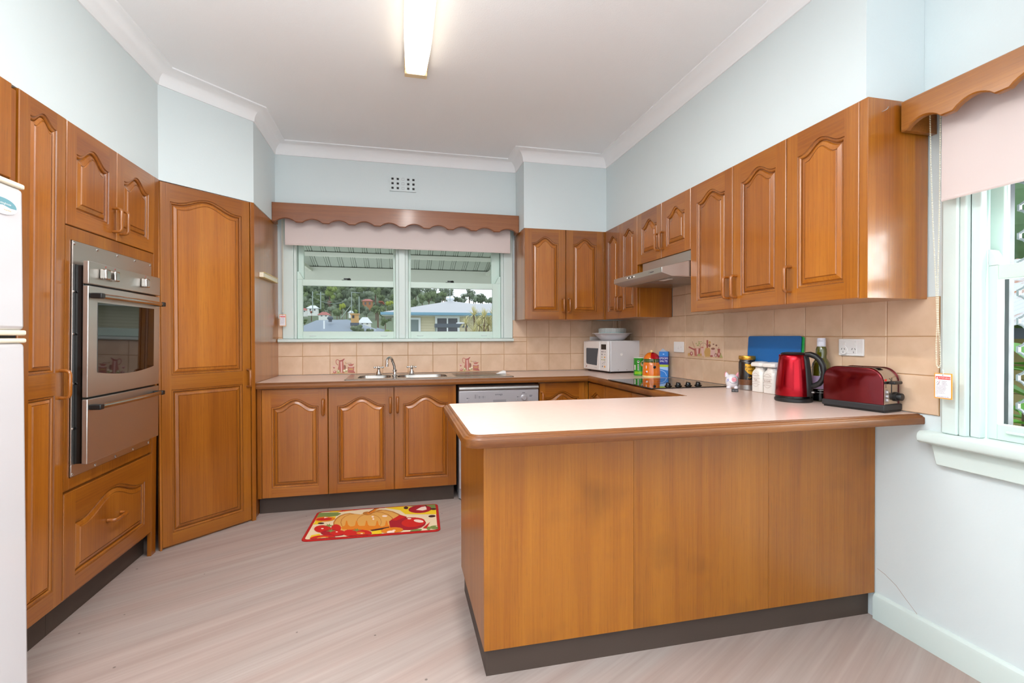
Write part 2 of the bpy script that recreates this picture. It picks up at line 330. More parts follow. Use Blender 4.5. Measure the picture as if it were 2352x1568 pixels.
def tag(o, label, cat, group=None):
    o['label'] = label; o['category'] = cat
    if group: o['group'] = group
    return o
def thing(name, label, cat, loc=(0, 0, 0), rotz=0.0, group=None):
    o = bpy.data.objects.new(name, None); COL.objects.link(o); o.empty_display_size = .1
    o.location = loc; o.rotation_euler = (0, 0, rotz); return tag(o, label, cat, group)
def struct(o): o['kind'] = 'structure'; return o
def stuff(o): o['kind'] = 'stuff'; return o
def superell(cx, cy, hx, hy, p, n, z):
    r = []
    for i in range(n):
        t = 2 * PI * (i + .5) / n; c, q = math.cos(t), math.sin(t)
        k = (abs(c) ** p + abs(q) ** p) ** (-1 / p); r.append((cx + hx * c * k, cy + hy * q * k, z))
    return r
def rrect(x0, x1, y0, y1, r, n=6):
    pts = []
    for cx, cy, a in ((x1 - r, y1 - r, 0), (x0 + r, y1 - r, 90), (x0 + r, y0 + r, 180), (x1 - r, y0 + r, 270)):
        for i in range(n + 1):
            t = R(a + 90 * i / n); pts.append((cx + r * math.cos(t), cy + r * math.sin(t)))
    return pts

# ================================================================== THE ROOM
XR = 2.929            # tiled right wall plane
CEIL = 2.62
o = struct(MB().box(-0.95, 3.06, -6.3, 0.12, -0.08, 0.0).build('floor', 'vinyl_floor', smooth=0))
struct(MB().box(-0.95, 3.06, -6.3, 0.12, CEIL, CEIL + .08).build('ceiling', 'paint_ceiling', smooth=0))
m = MB()
m.box(-0.95, XR, 0, .12, 0, 1.14).box(-0.95, .21, 0, .12, 1.14, CEIL).box(1.88, XR, 0, .12, 1.14, CEIL).box(.21, 1.88, 0, .12, 2.06, CEIL)
wall_back = struct(m.build('wall_back', 'paint_wall', smooth=0))
MB().box(.106, 1.964, -.09, 0, 2.1, CEIL - .001).build('bulkhead', 'paint_wall', wall_back, smooth=0)
m = MB()
m.box(XR, 3.06, -2.75, .12, 0, CEIL).box(XR, 3.06, -3.70, -2.75, 0, .79).box(XR, 3.06, -3.70, -2.75, 2.06, CEIL)
m.box(XR, 3.06, -4.45, -3.70, 0, CEIL).box(XR, 3.06, -5.75, -4.45, 0, .85).box(XR, 3.06, -5.75, -4.45, 2.1, CEIL).box(XR, 3.06, -6.3, -5.75, 0, CEIL)
wall_right = struct(m.build('wall_right', 'paint_wall', smooth=0))
GP = Plane((0, 0, 0), (1, 0, 0), (0, 1, 0))
MB().prism(GP, [(1.965, -.001), (1.965, -.355), (2.66, -.355), (2.66, -2.6), (XR - .001, -2.6), (XR - .001, -.001)], 2.0182, CEIL - .001).build('bulkhead', 'paint_wall', wall_right, smooth=0)
wall_left = struct(MB().box(-1.02, -0.95, -6.3, .12, 0, CEIL).build('wall_left', 'paint_wall', smooth=0))
MB().prism(GP, [(-.949, -3.05), (-.257, -3.05), (-.257, -1.03), (.112, -.652), (.106, -.001), (-.949, -.001)], 2.0202, CEIL - .001).build('bulkhead', 'paint_wall', wall_left, smooth=0)
m = MB()
m.box(-1.02, -.55, -6.4, -6.3, 0, CEIL).box(2.6, 3.06, -6.4, -6.3, 0, CEIL).box(-.55, 2.6, -6.4, -6.3, 2.56, CEIL).box(-.55, 2.6, -6.4, -6.3, 0, .5)
struct(m.build('wall_front', 'paint_wall', smooth=0))

# cove cornice following every wall and bulkhead
path = [(-.949, -6.3), (-.949, -3.05), (-.257, -3.05), (-.257, -1.03), (.112, -.652), (.106, -.09), (1.965, -.09), (1.965, -.355), (2.66, -.355), (2.66, -2.6), (XR, -2.6), (XR, -6.3)]
prof = [(0.0, .086), (.007, .086), (.009, .078)] + [(.009 + .069 * (1 - math.cos(R(a))), .078 - .069 * math.sin(R(a))) for a in range(10, 91, 10)] + [(.086, .007), (.086, 0)]
rs = []
for i, p in enumerate(path):
    p = Vector((*p, 0)); ns = []
    for a, b in ((i - 1, i), (i, i + 1)):
        if 0 <= a and b < len(path):
            d = (Vector((*path[b], 0)) - Vector((*path[a], 0))).normalized(); ns.append(Vector((d.y, -d.x, 0)))
    n = ns[0] if len(ns) == 1 else (ns[0] + ns[1]) / (1 + ns[0].dot(ns[1]))
    rs.append([p + n * d_ + Vector((0, 0, CEIL - h_)) for d_, h_ in prof])
struct(MB().rings(rs, 0, False).build('trim_1', 'paint_cornice', smooth=30))

# skirting board on the right wall, in front of the peninsula
BP = Plane((XR, 0, 0), (0, -1, 0), (0, 0, 1), (-1, 0, 0))
sk = [(0, 0), (.018, 0), (.018, .085), (.014, .097), (.006, .104), (0, .105)]
struct(MB().rings([[(XR - d_, y, z) for d_, z in sk] for y in (-2.423, -6.29)], 0, True, True, True).build('baseboard_right', 'paint_trim', smooth=30))

# hairline crack in the plaster beside the peninsula
MB().tube([at(u, v, 'x', XR - .0002) for u, v in ((2015, 1305), (2032, 1318), (2058, 1344), (2078, 1372), (2096, 1396), (2112, 1418))], .0007, 4).build('hairline_crack', 'art_brown', wall_right)

# ------------------------------------------------------------------ wall tiles, one object each
TK = .0075
ZR = [.8725, 1.0164, 1.1623, 1.308, 1.4535, 1.6]
_tm = {}
def tile(wall, rot, x, y, z0, w_, h_):
    """tile with its lower left corner at (x, y, z0), w_ wide, h_ high, pillowed front edge"""
    g = .0012; key = (round(w_, 3), round(h_, 3))
    if key not in _tm:
        c = .0022
        r = [[(g + i, d_, g + i), (w_ - g - i, d_, g + i), (w_ - g - i, d_, h_ - g - i), (g + i, d_, h_ - g - i)] for i, d_ in ((0, -.003), (0, -TK + .0018), (c, -TK))]
        ob = MB().rings(r, 0, True, True, True).build('wall_tile', 'tile', wall, smooth=0); _tm[key] = ob.data
    else:
        ob = bpy.data.objects.new('wall_tile', _tm[key]); COL.objects.link(ob); ob.parent = wall
    ob.location = (x, y, z0); ob.rotation_euler = (0, 0, rot)
    return ob
tiles = {}
X0 = .0785
gr = MB().box(X0, XR, -.004, 0, ZR[0], 1.125).box(X0, .136, -.004, 0, 1.125, ZR[3]).box(1.953, XR, -.004, 0, 1.125, ZR[3])
gr.build('grout', 'grout', wall_back, smooth=0)
for k in range(15):
    a, b = .0775 + .2 * k, min(.0775 + .2 * (k + 1), XR - .008)
    if b - a < .01: continue
    for r in range(3):
        z0, z1 = ZR[r], ZR[r + 1]
        spans = [(a, b)]
        if r == 1 and b > .11 and a < 1.952:
            tiles['b', k, r] = tile(wall_back, 0, a, 0, z0, b - a, 1.1245 - z0); z0 = 1.1245; spans = []
            if a < .137: spans = [(a, .137)]
            if b > 1.953: spans = [(1.953, b)]
        elif r == 2:
            spans = [(a, .137)] if k == 0 else ([] if b < 1.953 else [(max(a, 1.953), b)])
        for p, q in spans:
            if q - p > .008: tiles.setdefault(('b', k, r), tile(wall_back, 0, p, 0, z0, q - p, z1 - z0))
gr = MB().box(XR - .004, XR, -2.66, 0, ZR[0], ZR[3]).box(XR - .004, XR, -1.545, -.905, ZR[3], ZR[5])
gr.build('grout', 'grout', wall_right, smooth=0)
ys = [-.008] + [-.0673 - .2 * k for k in range(14)]; ys[-1] = -2.66
for k, (a, b) in enumerate(zip(ys[:-1], ys[1:])):
    for r in range(3): tiles['r', k, r] = tile(wall_right, R(-90), XR, a, ZR[r], a - b, ZR[r + 1] - ZR[r])
    if b < -.905 and a > -1.545:
        for r in (3, 4): tiles['r', k, r] = tile(wall_right, R(-90), XR, max(min(a, -.906), -1.545), ZR[r], max(min(a, -.906), -1.545) - max(b, -1.545), ZR[r + 1] - ZR[r])

# printed still lifes on three places of the tiling (flat ink on the tile faces)
ART = ['art_red', 'art_pale', 'art_green', 'art_tan', 'art_brown', 'art_white', 'art_wine']
class Ink:
    """flat printed shapes drawn on a surface; a survey function turns drawing coordinates into surface points"""
    def __init__(s, f, out): s.f = f; s.out = Vector(out); s.m = MB(); s.h = .00025
    def poly(s, pts, mi): s.h += .00003; s.m.add([s.f(*p) + s.out * s.h for p in pts], [tuple(range(len(pts)))], mi); return s
    def disc(s, x, y, rx, ry, mi, rot=0, n=16):
        c, q = math.cos(R(rot)), math.sin(R(rot))
        return s.poly([(x + rx * math.cos(t) * c - ry * math.sin(t) * q, y + rx * math.cos(t) * q + ry * math.sin(t) * c) for t in (2 * PI * i / n for i in range(n))], mi)
    def line(s, pts, wd, mi):
        for (x0, y0), (x1, y1) in zip(pts[:-1], pts[1:]):
            d = math.hypot(x1 - x0, y1 - y0) or 1; nx, ny = -(y1 - y0) / d * wd / 2, (x1 - x0) / d * wd / 2
            s.poly([(x0 + nx, y0 + ny), (x0 - nx, y0 - ny), (x1 - nx, y1 - ny), (x1 + nx, y1 + ny)], mi)
        return s
fj = lambda x, y: at(740 + x / 19.6, 800 + y / 19.6, 'y', -TK)
k = Ink(fj, (0, -1, 0))
k.poly([(430, 1140), (1500, 1105), (1500, 1085), (430, 1115)], 3)
k.disc(1010, 850, 60, 110, 4).poly([(760, 550), (900, 540), (940, 560), (975, 780), (1010, 930), (1000, 1100), (830, 1100), (790, 990), (700, 930), (740, 800)], 0)
k.poly([(690, 500), (760, 530), (830, 530), (900, 510), (960, 465), (1035, 455), (1000, 490), (940, 575), (780, 575)], 6).poly([(825, 600), (885, 580), (900, 1090), (850, 1090)], 1)
k.line([(770, 550), (690, 495), (635, 520), (615, 600), (640, 690), (720, 750)], 32, 0)
k.poly([(450, 780), (605, 780), (570, 870), (530, 920), (490, 880)], 1).poly([(475, 830), (585, 850), (530, 920)], 0).line([(530, 920), (530, 990)], 16, 1)
k.disc(565, 1060, 80, 62, 0).disc(550, 1040, 40, 28, 1).disc(730, 1035, 75, 78, 2).disc(725, 1010, 30, 30, 5)
k.disc(1040, 1000, 110, 70, 2).disc(1000, 1000, 48, 40, 5).disc(1095, 955, 48, 42, 5)
k.poly([(1160, 850), (1440, 840), (1430, 1075), (1150, 1080)], 0).poly([(1200, 900), (1390, 900), (1380, 960), (1210, 960)], 3).line([(1150, 850), (1450, 840)], 26, 6)
k.poly([(1150, 710), (1445, 690), (1350, 795), (1230, 795)], 0).poly([(1230, 795), (1360, 795), (1375, 850), (1215, 850)], 1).poly([(1130, 1080), (1500, 1100), (1440, 1030)], 6)
k.line([(1050, 620), (1060, 680)], 36, 3).line([(1060, 670), (1300, 660), (1300, 700)], 16, 4)
t0 = tiles['b', 2, 0]
pr = k.m.build('print', ART, t0, fix=False, smooth=0, world=True)
t1 = tiles['b', 7, 0]; p2 = pr.copy(); COL.objects.link(p2); p2.parent = t1
fr_ = lambda x, y: at(1570 + x / 19.6, 770 + y / 19.6, 'x', XR - TK)
k = Ink(fr_, (-1, 0, 0))
k.line([(180, 930), (910, 975)], 16, 3).line([(390, 270), (490, 560)], 14, 4).line([(440, 340), (530, 560)], 10, 3)
for x, y, a, b in ((575, 370, 30, 34), (700, 290, 50, 26), (710, 370, 48, 40), (650, 450, 60, 36), (790, 285, 50, 20)): k.disc(x, y, a, b, 2)
k.line([(895 + 150 * math.cos(R(a)), 490 + 150 * math.sin(R(a))) for a in range(150, 275, 12)], 16, 4)
k.poly([(470, 580), (770, 575), (740, 830), (620, 930), (500, 920)], 0).poly([(580, 590), (680, 590), (660, 850), (605, 880)], 1).poly([(685, 590), (770, 580), (735, 800), (690, 850)], 6).line([(240, 520), (530, 660)], 62, 6)
k.disc(255, 850, 60, 66, 3).disc(360, 820, 68, 92, 6).disc(365, 810, 30, 50, 1).disc(700, 880, 80, 50, 2).disc(790, 870, 60, 60, 3).poly([(800, 560), (900, 480), (915, 930), (830, 900)], 1)
k.disc(850, 540, 60, 30, 0)
k.m.build('print', ART, tiles['r', 5, 1], fix=False, smooth=0, world=True)
k = Ink(fr_, (-1, 0, 0))
k.line([(940, 975), (1770, 1020)], 16, 3).line([(895 + 150 * math.cos(R(a)), 490 + 150 * math.sin(R(a))) for a in range(288, 355, 11)], 16, 4)
k.poly([(1035, 210), (1115, 210), (1105, 560), (1040, 560)], 6).disc(1180, 320, 50, 70, 3).disc(1170, 460, 60, 70, 4).disc(1350, 400, 40, 30, 4).disc(1480, 450, 45, 40, 4)
k.poly([(1000, 560), (1180, 560), (1215, 700), (1195, 955), (980, 955), (935, 750)], 3).poly([(1230, 640), (1400, 520), (1430, 620), (1390, 980), (1220, 965)], 1)
k.disc(1330, 600, 90, 50, 4).disc(1260, 930, 70, 40, 6).disc(1460, 890, 62, 95, 4).disc(1455, 900, 32, 60, 1)
k.poly([(1530, 600), (1650, 600), (1640, 740), (1690, 880), (1660, 990), (1540, 990), (1515, 880), (1550, 740)], 6).disc(1600, 840, 30, 66, 1).line([(1590, 590), (1590, 530)], 18, 4)
k.poly([(1630, 1010), (1660, 850), (1690, 770), (1720, 880), (1780, 1000)], 2)
k.m.build('print', ART, tiles['r', 6, 1], fix=False, smooth=0, world=True)

# ------------------------------------------------------------------ back window (two double hung sashes)
win = struct(MB().box(.205, .235, -.005, .118, 1.14, 2.06).box(1.855, 1.885, -.005, .118, 1.14, 2.06).box(.235, 1.855, -.005, .118, 2.03, 2.06).box(.235, 1.855, -.005, .118, 1.14, 1.152).build('window_1', 'paint_trim', smooth=0))
def wpart(name, m, mat='paint_trim', bev=.002, par=None): return m.build(name, mat, par or win, bevel=bev)
wpart('casing', MB().box(.138, .218, -.022, -.001, 1.154, 2.085), bev=.004)
wpart('casing', MB().box(1.872, 1.951, -.022, -.001, 1.154, 2.085), bev=.004)
wpart('casing', MB().box(.1385, 1.9505, -.022, -.001, 2.086, 2.12))
wpart('stop_bead', MB().box(.219, .238, -.016, .02, 1.154, 2.05).box(1.852, 1.871, -.016, .02, 1.154, 2.05), bev=.003)
wpart('mullion', MB().box(.982, 1.082, .002, .11, 1.152, 2.03).box(1.006, 1.058, -.022, .002, 1.154, 2.05), bev=.004)
wpart('sill', MB().rings([[(x, y, z) for y, z in ((-.001, 1.125), (-.04, 1.125), (-.05, 1.131), (-.052, 1.139), (-.05, 1.147), (-.04, 1.153), (.1, 1.153), (.1, 1.14), (-.001, 1.14))] for x in (.109, 1.952)], 0, True, True, True), bev=0)
for a, b, g0, g1 in ((.239, .981, .277, .965), (1.083, 1.851, 1.1015, 1.783)):
    ls = MB().box(a, g0, .008, .04, 1.154, 1.617).box(g1, b, .008, .04, 1.154, 1.617).box(g0, g1, .008, .04, 1.154, 1.211).box(g0, g1, .008, .04, 1.568, 1.617)
    s_ = wpart('lower_sash', ls, 'paint_sash')
    for x, d_ in (((a, 1),) if a < .5 else ((b, -1),)):     # curved sash horn on the outer stile
        pts = [(x, 1.6175), (x + d_ * .046, 1.6175), (x + d_ * .036, 1.632), (x + d_ * .024, 1.655), (x + d_ * .014, 1.672), (x, 1.678)]
        MB().prism(Plane((0, .008, 0), (1, 0, 0), (0, 0, 1), (0, -1, 0)), pts, 0, -.032).build('horn', 'paint_sash', s_)
    MB().add([(g0, .024, 1.211), (g1, .024, 1.211), (g1, .024, 1.568), (g0, .024, 1.568)], [(0, 1, 2, 3)]).build('pane', 'pane_glass', s_, smooth=0)
    MB().box(g0, g1, .012, .016, 1.207, 1.2115).box(g0, g1, .012, .016, 1.567, 1.572).build('putty_line', 'black', s_, smooth=0)
    for x in (g0 + .05, g1 - .1): MB().box(x, x + .05, .002, .008, 1.174, 1.182).build('sash_lift', 'paint_trim', s_, bevel=.002)
    xm = (g0 + g1) / 2 - .02
    lk = MB().box(xm - .035, xm + .035, .012, .034, 1.6172, 1.621); lk.lathe([(.012, 0), (.014, .006), (.008, .014)], (xm + .02, .022, 1.621), 12); lk.box(xm - .02, xm + .03, .016, .028, 1.624, 1.634)
    lk.build('sash_lock', 'black', s_, bevel=.002)
    us = MB().box(a, g0 + .003, .05, .082, 1.58, 2.03).box(g1 - .003, b, .05, .082, 1.58, 2.03).box(g0, g1, .05, .082, 1.58, 1.612).box(g0, g1, .05, .082, 1.99, 2.03)
    u_ = wpart('upper_sash', us, 'paint_sash'); MB().add([(g0, .066, 1.612), (g1, .066, 1.612), (g1, .066, 1.99), (g0, .066, 1.99)], [(0, 1, 2, 3)]).build('pane', 'pane_glass', u_, smooth=0)

# ------------------------------------------------------------------ right window
win2 = struct(MB().box(XR + .002, 3.058, -2.752, -2.735, .79, 2.06).box(XR + .002, 3.058, -3.70, -3.685, .79, 2.06).box(XR + .002, 3.058, -3.685, -2.752, 2.04, 2.06).box(XR + .002, 3.058, -3.685, -2.752, .785, .80).build('window_2', 'paint_trim', smooth=0))
wp2 = lambda name, m, mat='paint_trim', bev=.002: m.build(name, mat, win2, bevel=bev)
wp2('casing', MB().box(XR - .024, XR - .001, -2.73, -2.678, .816, 1.985), bev=.006)
wp2('casing', MB().box(XR - .024, XR - .001, -3.76, -3.705, .816, 1.985), bev=.006)
wp2('bead', MB().box(XR - .018, XR + .02, -2.752, -2.7305, .816, 2.06), bev=.004)
wp2('stop_bead', MB().box(XR + .002, XR + .03, -2.782, -2.7525, .816, 2.04).box(XR + .002, XR + .03, -3.685, -3.66, .816, 2.04), bev=.003)
m = MB().rings([[(XR + x, y, z) for x, z in ((0, .772), (-.044, .772), (-.056, .778), (-.06, .793), (-.056, .808), (-.044, .815), (.1, .815), (.1, .80), (0, .79))] for y in (-2.62, -3.8)], 0, True, True, True)
wp2('sill', m, bev=.003)
m = MB().prism(Plane((XR, 0, 0), (0, -1, 0), (0, 0, 1), (-1, 0, 0)), [(2.662, .697), (3.76, .697), (3.745, .7715), (2.645, .7715)], .001, .022)
wp2('apron', m, bev=.003)
m = MB().box(2.962, 2.994, -2.811, -2.7825, .816, 1.40).box(2.962, 2.994, -3.66, -3.62, .816, 1.40).box(2.962, 2.994, -3.62, -2.811, .816, .868).box(2.962, 2.994, -3.62, -2.811, 1.353, 1.40)
ls = wp2('lower_sash', m, 'paint_sash')
pts = [(2.7825, 1.4005), (2.812, 1.4005), (2.808, 1.418), (2.802, 1.437), (2.795, 1.452), (2.7825, 1.458)]
MB().prism(Plane((2.962, 0, 0), (0, -1, 0), (0, 0, 1), (-1, 0, 0)), pts, 0, -.032).build('horn', 'paint_trim', ls, bevel=.002)
MB().box(2.976, 2.98, -3.62, -2.811, .868, 1.353).build('pane', 'pane_glass', ls, smooth=0)
MB().box(2.952, 2.962, -2.90, -2.84, .842, .85).build('sash_lift', 'paint_trim', ls, bevel=.002)
us = wp2('upper_sash', MB().box(3.0, 3.03, -2.803, -2.764, 1.36, 2.04).box(3.0, 3.03, -3.685, -3.63, 1.36, 2.04).box(3.0, 3.03, -3.63, -2.803, 1.36, 1.39), 'paint_sash')
MB().box(3.013, 3.017, -3.63, -2.803, 1.39, 2.04).build('pane', 'pane_glass', us, smooth=0)
# diamond security grille outside the panes
scr = thing('security_screen', 'grey diamond-pattern metal security grille outside the right window', 'screen', (3.085, -3.2, .82))
MB().box(-.012, .012, .425, .455, -.02, 1.24).box(-.012, .012, -.49, -.46, -.02, 1.24).box(-.012, .012, -.46, .425, -.02, .0).box(-.012, .012, -.46, .425, 1.22, 1.24).build('frame', 'screen_frame', scr)
g = MB(); PXY, PZ = .039, .0485
for i in range(-12, 12):
    for j in range(0, 27):
        if (i + j) % 2: continue
        y, z = .405 + i * PXY, j * PZ - .02 + .026
        if y > .43 or y < -.47 or z < -.03 or z > 1.24: continue
        g.box(-.006, .006, y - .0035, y + .0035, z - .011, z + .011)
        for sg in (-1, 1):
            y2 = y + sg * PXY; z2 = z + PZ
            if y2 > .44 or y2 < -.47 or z2 > 1.25: continue
            g.tube([(0, y, z + .009), (0, y + sg * PXY * .3, z + .015), (0, y + sg * PXY * .7, z2 - .015), (0, y2, z2 - .009)], .0045, 5)
stuff(g.build('grille', 'screen_bar', scr))

# ================================================================== CABINETS
# local frame of a cabinet: x to the right as you face it, y into the wall, z up; door faces lie on y = 0
def hump(u):
    v = min(1.0, abs(u) / .88); return .5 * (1 + math.cos(PI * v))
def outline(xa, xb, zb, zt, A, d, n=20):
    """loop of an arched opening inset by d: bottom left, bottom right, then the top curve from right to left"""
    L = [(xa + d, zb + d), (xb - d, zb + d)]
    for i in range(n + 1):
        u = 1 - 2 * i / n
        L.append(((xa + xb) / 2 + u * ((xb - xa) / 2 - d), zt - d + A * hump(u)))
    return L
def pull(par, x, z, L=.105, vert=True, face=0.0):
    """bent timber D handle"""
    st = .034; h = L / 2; c = .013
    prof = [(-h, .0), (-h, -st + c), (-h + c * .3, -st + c * .3), (-h + c, -st)] ; prof = prof + [(-a, b) for a, b in reversed(prof)]
    P = [((x, face + b, z + a) if vert else (x + a, face + b, z)) for a, b in prof]
    return MB().tube(P, .0085, 10, flat=.8, up=(1, 0, 0) if vert else (0, 0, 1)).build('handle', 'wood_handle', par, smooth=60)
def door(par, x0, x1, z0, z1, A=None, st=.058, rail=.062, mids=(), handle=None, top=None, name='door', hv=True, hl=.105):
    """framed door with raised arched panels; mids = heights of middle rails (z from, z to)"""
    c = .0025; T = .02; xa, xb = x0 + st, x1 - st
    if A is None: A = (xb - xa) * .18
    zt = z1 - (top or rail) - A
    op = []; zb = z0 + rail
    for a, b in mids: op.append((zb, a, 0.0)); zb = b
    op.append((zb, zt, A))
    m = MB()
    q = lambda a, b, e, f, mi: m.add([(a, 0, e), (b, 0, e), (b, 0, f), (a, 0, f)], [(0, 1, 2, 3)], mi)
    q(x0 + c, xa, z0 + c, z1 - c, 0); q(xb, x1 - c, z0 + c, z1 - c, 0)
    q(xa, xb, z0 + c, op[0][0], 1)
    for i, (b0, t0_, a0) in enumerate(op):
        up = op[i + 1][0] if i + 1 < len(op) else z1 - c
        top_ = outline(xa, xb, b0, t0_, a0, 0)[2:]
        k = len(m.v)
        m.v += [(x, 0, z) for x, z in top_] + [(x, 0, up) for x, z in top_]; n = len(top_)
        for j in range(n - 1): m.f.append((k + j, k + j + 1, k + n + j + 1, k + n + j)); m.m.append(1)
        # moulded inner edge of the frame
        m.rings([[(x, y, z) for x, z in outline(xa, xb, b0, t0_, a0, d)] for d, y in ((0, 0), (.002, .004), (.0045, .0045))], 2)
        m.rings([[(x, y, z) for x, z in outline(xa, xb, b0, t0_, a0, d)] for d, y in ((.0045, .0045), (.008, .0045), (.0115, .008))], 0)
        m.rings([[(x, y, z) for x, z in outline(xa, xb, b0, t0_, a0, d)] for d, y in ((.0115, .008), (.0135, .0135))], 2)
    r0 = [(x0 + c, 0, z0 + c), (x1 - c, 0, z0 + c), (x1 - c, 0, z1 - c), (x0 + c, 0, z1 - c)]
    r1 = [(x0, c, z0), (x1, c, z0), (x1, c, z1), (x0, c, z1)]; r2 = [(x, T, z) for x, y, z in r1]
    m.rings([r0, r1, r2], 0, True, False, True)
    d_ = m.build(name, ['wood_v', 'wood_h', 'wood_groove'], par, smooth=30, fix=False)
    for b0, t0_, a0 in op:
        p = MB(); w_ = min(.034, (xb - xa) * .18)
        rs = [[(x, y, z) for x, z in outline(xa, xb, b0, t0_, a0, d)] for d, y in ((.013, .0138), (.0165, .0138), (w_ * .6, .0085), (w_, .0040), (w_ + .0010, .0058), (w_ + .0026, .0058), (w_ + .0052, .0016))]
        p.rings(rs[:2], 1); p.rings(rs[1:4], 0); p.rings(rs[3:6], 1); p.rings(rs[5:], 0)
        L = outline(xa, xb, b0, t0_, a0, w_ + .0052)[2:]; zb_ = b0 + w_ + .0052; k = len(p.v); n = len(L)
        p.v += [(x, .0016, z) for x, z in L] + [(x, .0016, zb_) for x, z in L]
        for j in range(n - 1): p.f.append((k + j, k + j + 1, k + n + j + 1, k + n + j)); p.m.append(0)
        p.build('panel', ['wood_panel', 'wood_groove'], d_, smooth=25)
    if handle: pull(d_, handle[0], handle[1], hl, hv)
    return d_
def carcass(par, x0, x1, y0, y1, z0, z1, mat='wood_v'):
    return MB().box(x0, x1, y0, y1, z0, z1).build('carcass', mat, par, bevel=.0015, smooth=0)

# ---- left run (faces +x): tall pantry cupboard, cupboard over the fridge, oven tower
XL = -.281      # the run leans a little into the room: its tops stand about 3 cm further out than its feet
LEAN = R(.95)
t = thing('overfridge_cabinet', 'honey timber cupboard door set above the white fridge', 'cabinet', (XL, -2.93, 0), R(90)); t.rotation_euler.x = LEAN
carcass(t, .002, .878, .021, .65, 1.70, 2.006)
door(t, .004, .44, 1.70, 2.018, handle=(.41, 1.76), A=.045); door(t, .444, .878, 1.70, 2.018, handle=(.474, 1.76), A=.045)
MB().box(.879, .905, .006, .65, .11, 2.006).build('filler', 'wood_v', t, smooth=0)
t = thing('tall_pantry_cabinet', 'narrow full-height timber cupboard between white fridge and oven', 'cabinet', (XL, -2.022, 0), R(90)); t.rotation_euler.x = LEAN
carcass(t, .001, .239, .021, .65, .112, 2.006)
door(t, .003, .239, .128, 2.018, A=.032, st=.05, rail=.07, mids=((.945, 1.03),), handle=(.214, .985), top=.035)
MB().box(0, .2395, .055, .07, 0, .111).build('kickboard', 'kick', t, smooth=0)
t = thing('oven_tower_cabinet', 'tall timber cabinet with two top doors and a big drawer housing the oven', 'cabinet', (XL, -1.781, 0), R(90)); t.rotation_euler.x = LEAN
m = MB().box(.001, .735, .12, .65, .112, 2.006).box(.001, .028, .021, .12, .112, 2.006).box(.695, .735, .021, .12, .112, 2.006).box(.028, .695, .021, .12, .112, .60).box(.028, .695, .021, .12, 1.56, 2.006)
m.build('carcass', 'wood_v', t, bevel=.0015, smooth=0)
door(t, .003, .342, 1.611, 2.017, handle=(.315, 1.70), A=.05); door(t, .345, .690, 1.611, 2.017, handle=(.372, 1.70), A=.05)
m = MB().box(.003, .034, .002, .0205, .56, 1.607).box(.656, .690, .002, .0205, .56, 1.607).box(.034, .656, .002, .0205, 1.555, 1.607).box(.034, .656, .002, .0205, .56, .604)
m.build('oven_surround', 'wood_v', t, bevel=.001, smooth=0)
door(t, .003, .690, .132, .548, A=.062, st=.07, rail=.065, name='drawer', handle=(.345, .34), hv=False)
MB().box(.693, .742, .002, .0205, .0, 2.018).build('end_stile', 'wood_v', t, bevel=.001, smooth=0)
MB().box(0, .7345, .055, .07, 0, .111).build('kickboard', 'kick', t, smooth=0)

# wall oven: x local as the tower
ov = thing('wall_oven', 'stainless steel double wall oven with black side, three square knobs and two bar handles', 'oven', (XL, -1.781, 0), R(90)); ov.rotation_euler.x = LEAN
m = MB()
for a, b, e, f in ((.036, .655, 1.46, 1.553), (.036, .655, .607, .655), (.036, .052, .655, 1.46), (.640, .655, .655, 1.46)): m.box(a, b, -.004, .0015, e, f)
m.build('trim_plate', 'steel_brushed', ov, bevel=.001)
MB().box(.053, .639, -.034, .115, .656, 1.459).build('body', 'black_gloss', ov, bevel=.003)
xo0, xo1 = .042, .604
MB().box(xo0, xo1 + .03, -.055, -.035, 1.383, 1.476).build('control_panel', 'steel_brushed', ov, bevel=.003)
for x in (.128, .196, .455):
    k = MB().box(x - .018, x + .018, -.082, -.056, 1.409, 1.453).build('knob', 'steel', ov, bevel=.006, seg=3)
    MB().lathe([(.0035, 0), (.0035, .0015)], (x + .028, -.0551, 1.465), 8, axis=(0, -1, 0)).build('indicator', 'art_wine', ov, smooth=0)
dr = MB(); gx0, gx1, gz0, gz1 = xo0 + .062, xo1 - .035, 1.018, 1.312
fr = [(xo0, .925), (xo1 + .025, .925), (xo1 + .025, 1.376), (xo0, 1.376)]
n = 12
win_l = [(gx0 + (gx1 - gx0) * i / n, gz0 - .018 * (1 - (2 * i / n - 1) ** 2) + .004) for i in range(n + 1)] + [(gx1, gz1), (gx0, gz1)]
od = MB().box(xo0, xo1 + .025, -.055, -.0352, .925, 1.376).build('oven_door', 'steel_brushed', ov, bevel=.003)
MB().prism(Plane((0, -.0552, 0), (1, 0, 0), (0, 0, 1), (0, -1, 0)), win_l, 0, .0012).build('window', 'black_glass', od, smooth=0)
h = MB(); L = []
for i in range(13):
    u = i / 12; L.append((xo0 + .02 + u * (xo1 - xo0 - .04), -.088 - .010 * math.sin(PI * u), 1.337))
h.tube(L, .010, 8, flat=.7); h.build('handle', 'steel', od, smooth=60)
for x in (xo0 + .02, xo1 - .02): MB().box(x - .014, x + .014, -.098, -.0555, 1.326, 1.348).build('handle_end', 'black', od, bevel=.004)
dd = MB().box(xo0, xo1 + .025, -.055, -.0352, .655, .917).build('drawer_front', 'steel_brushed', ov, bevel=.003)
L = [(x, y, .884) for x, y, z in L]; MB().tube(L, .010, 8, flat=.7).build('handle', 'steel', dd, smooth=60)
for x in (xo0 + .02, xo1 - .02): MB().box(x - .014, x + .014, -.098, -.0555, .873, .895).build('handle_end', 'black', dd, bevel=.004)
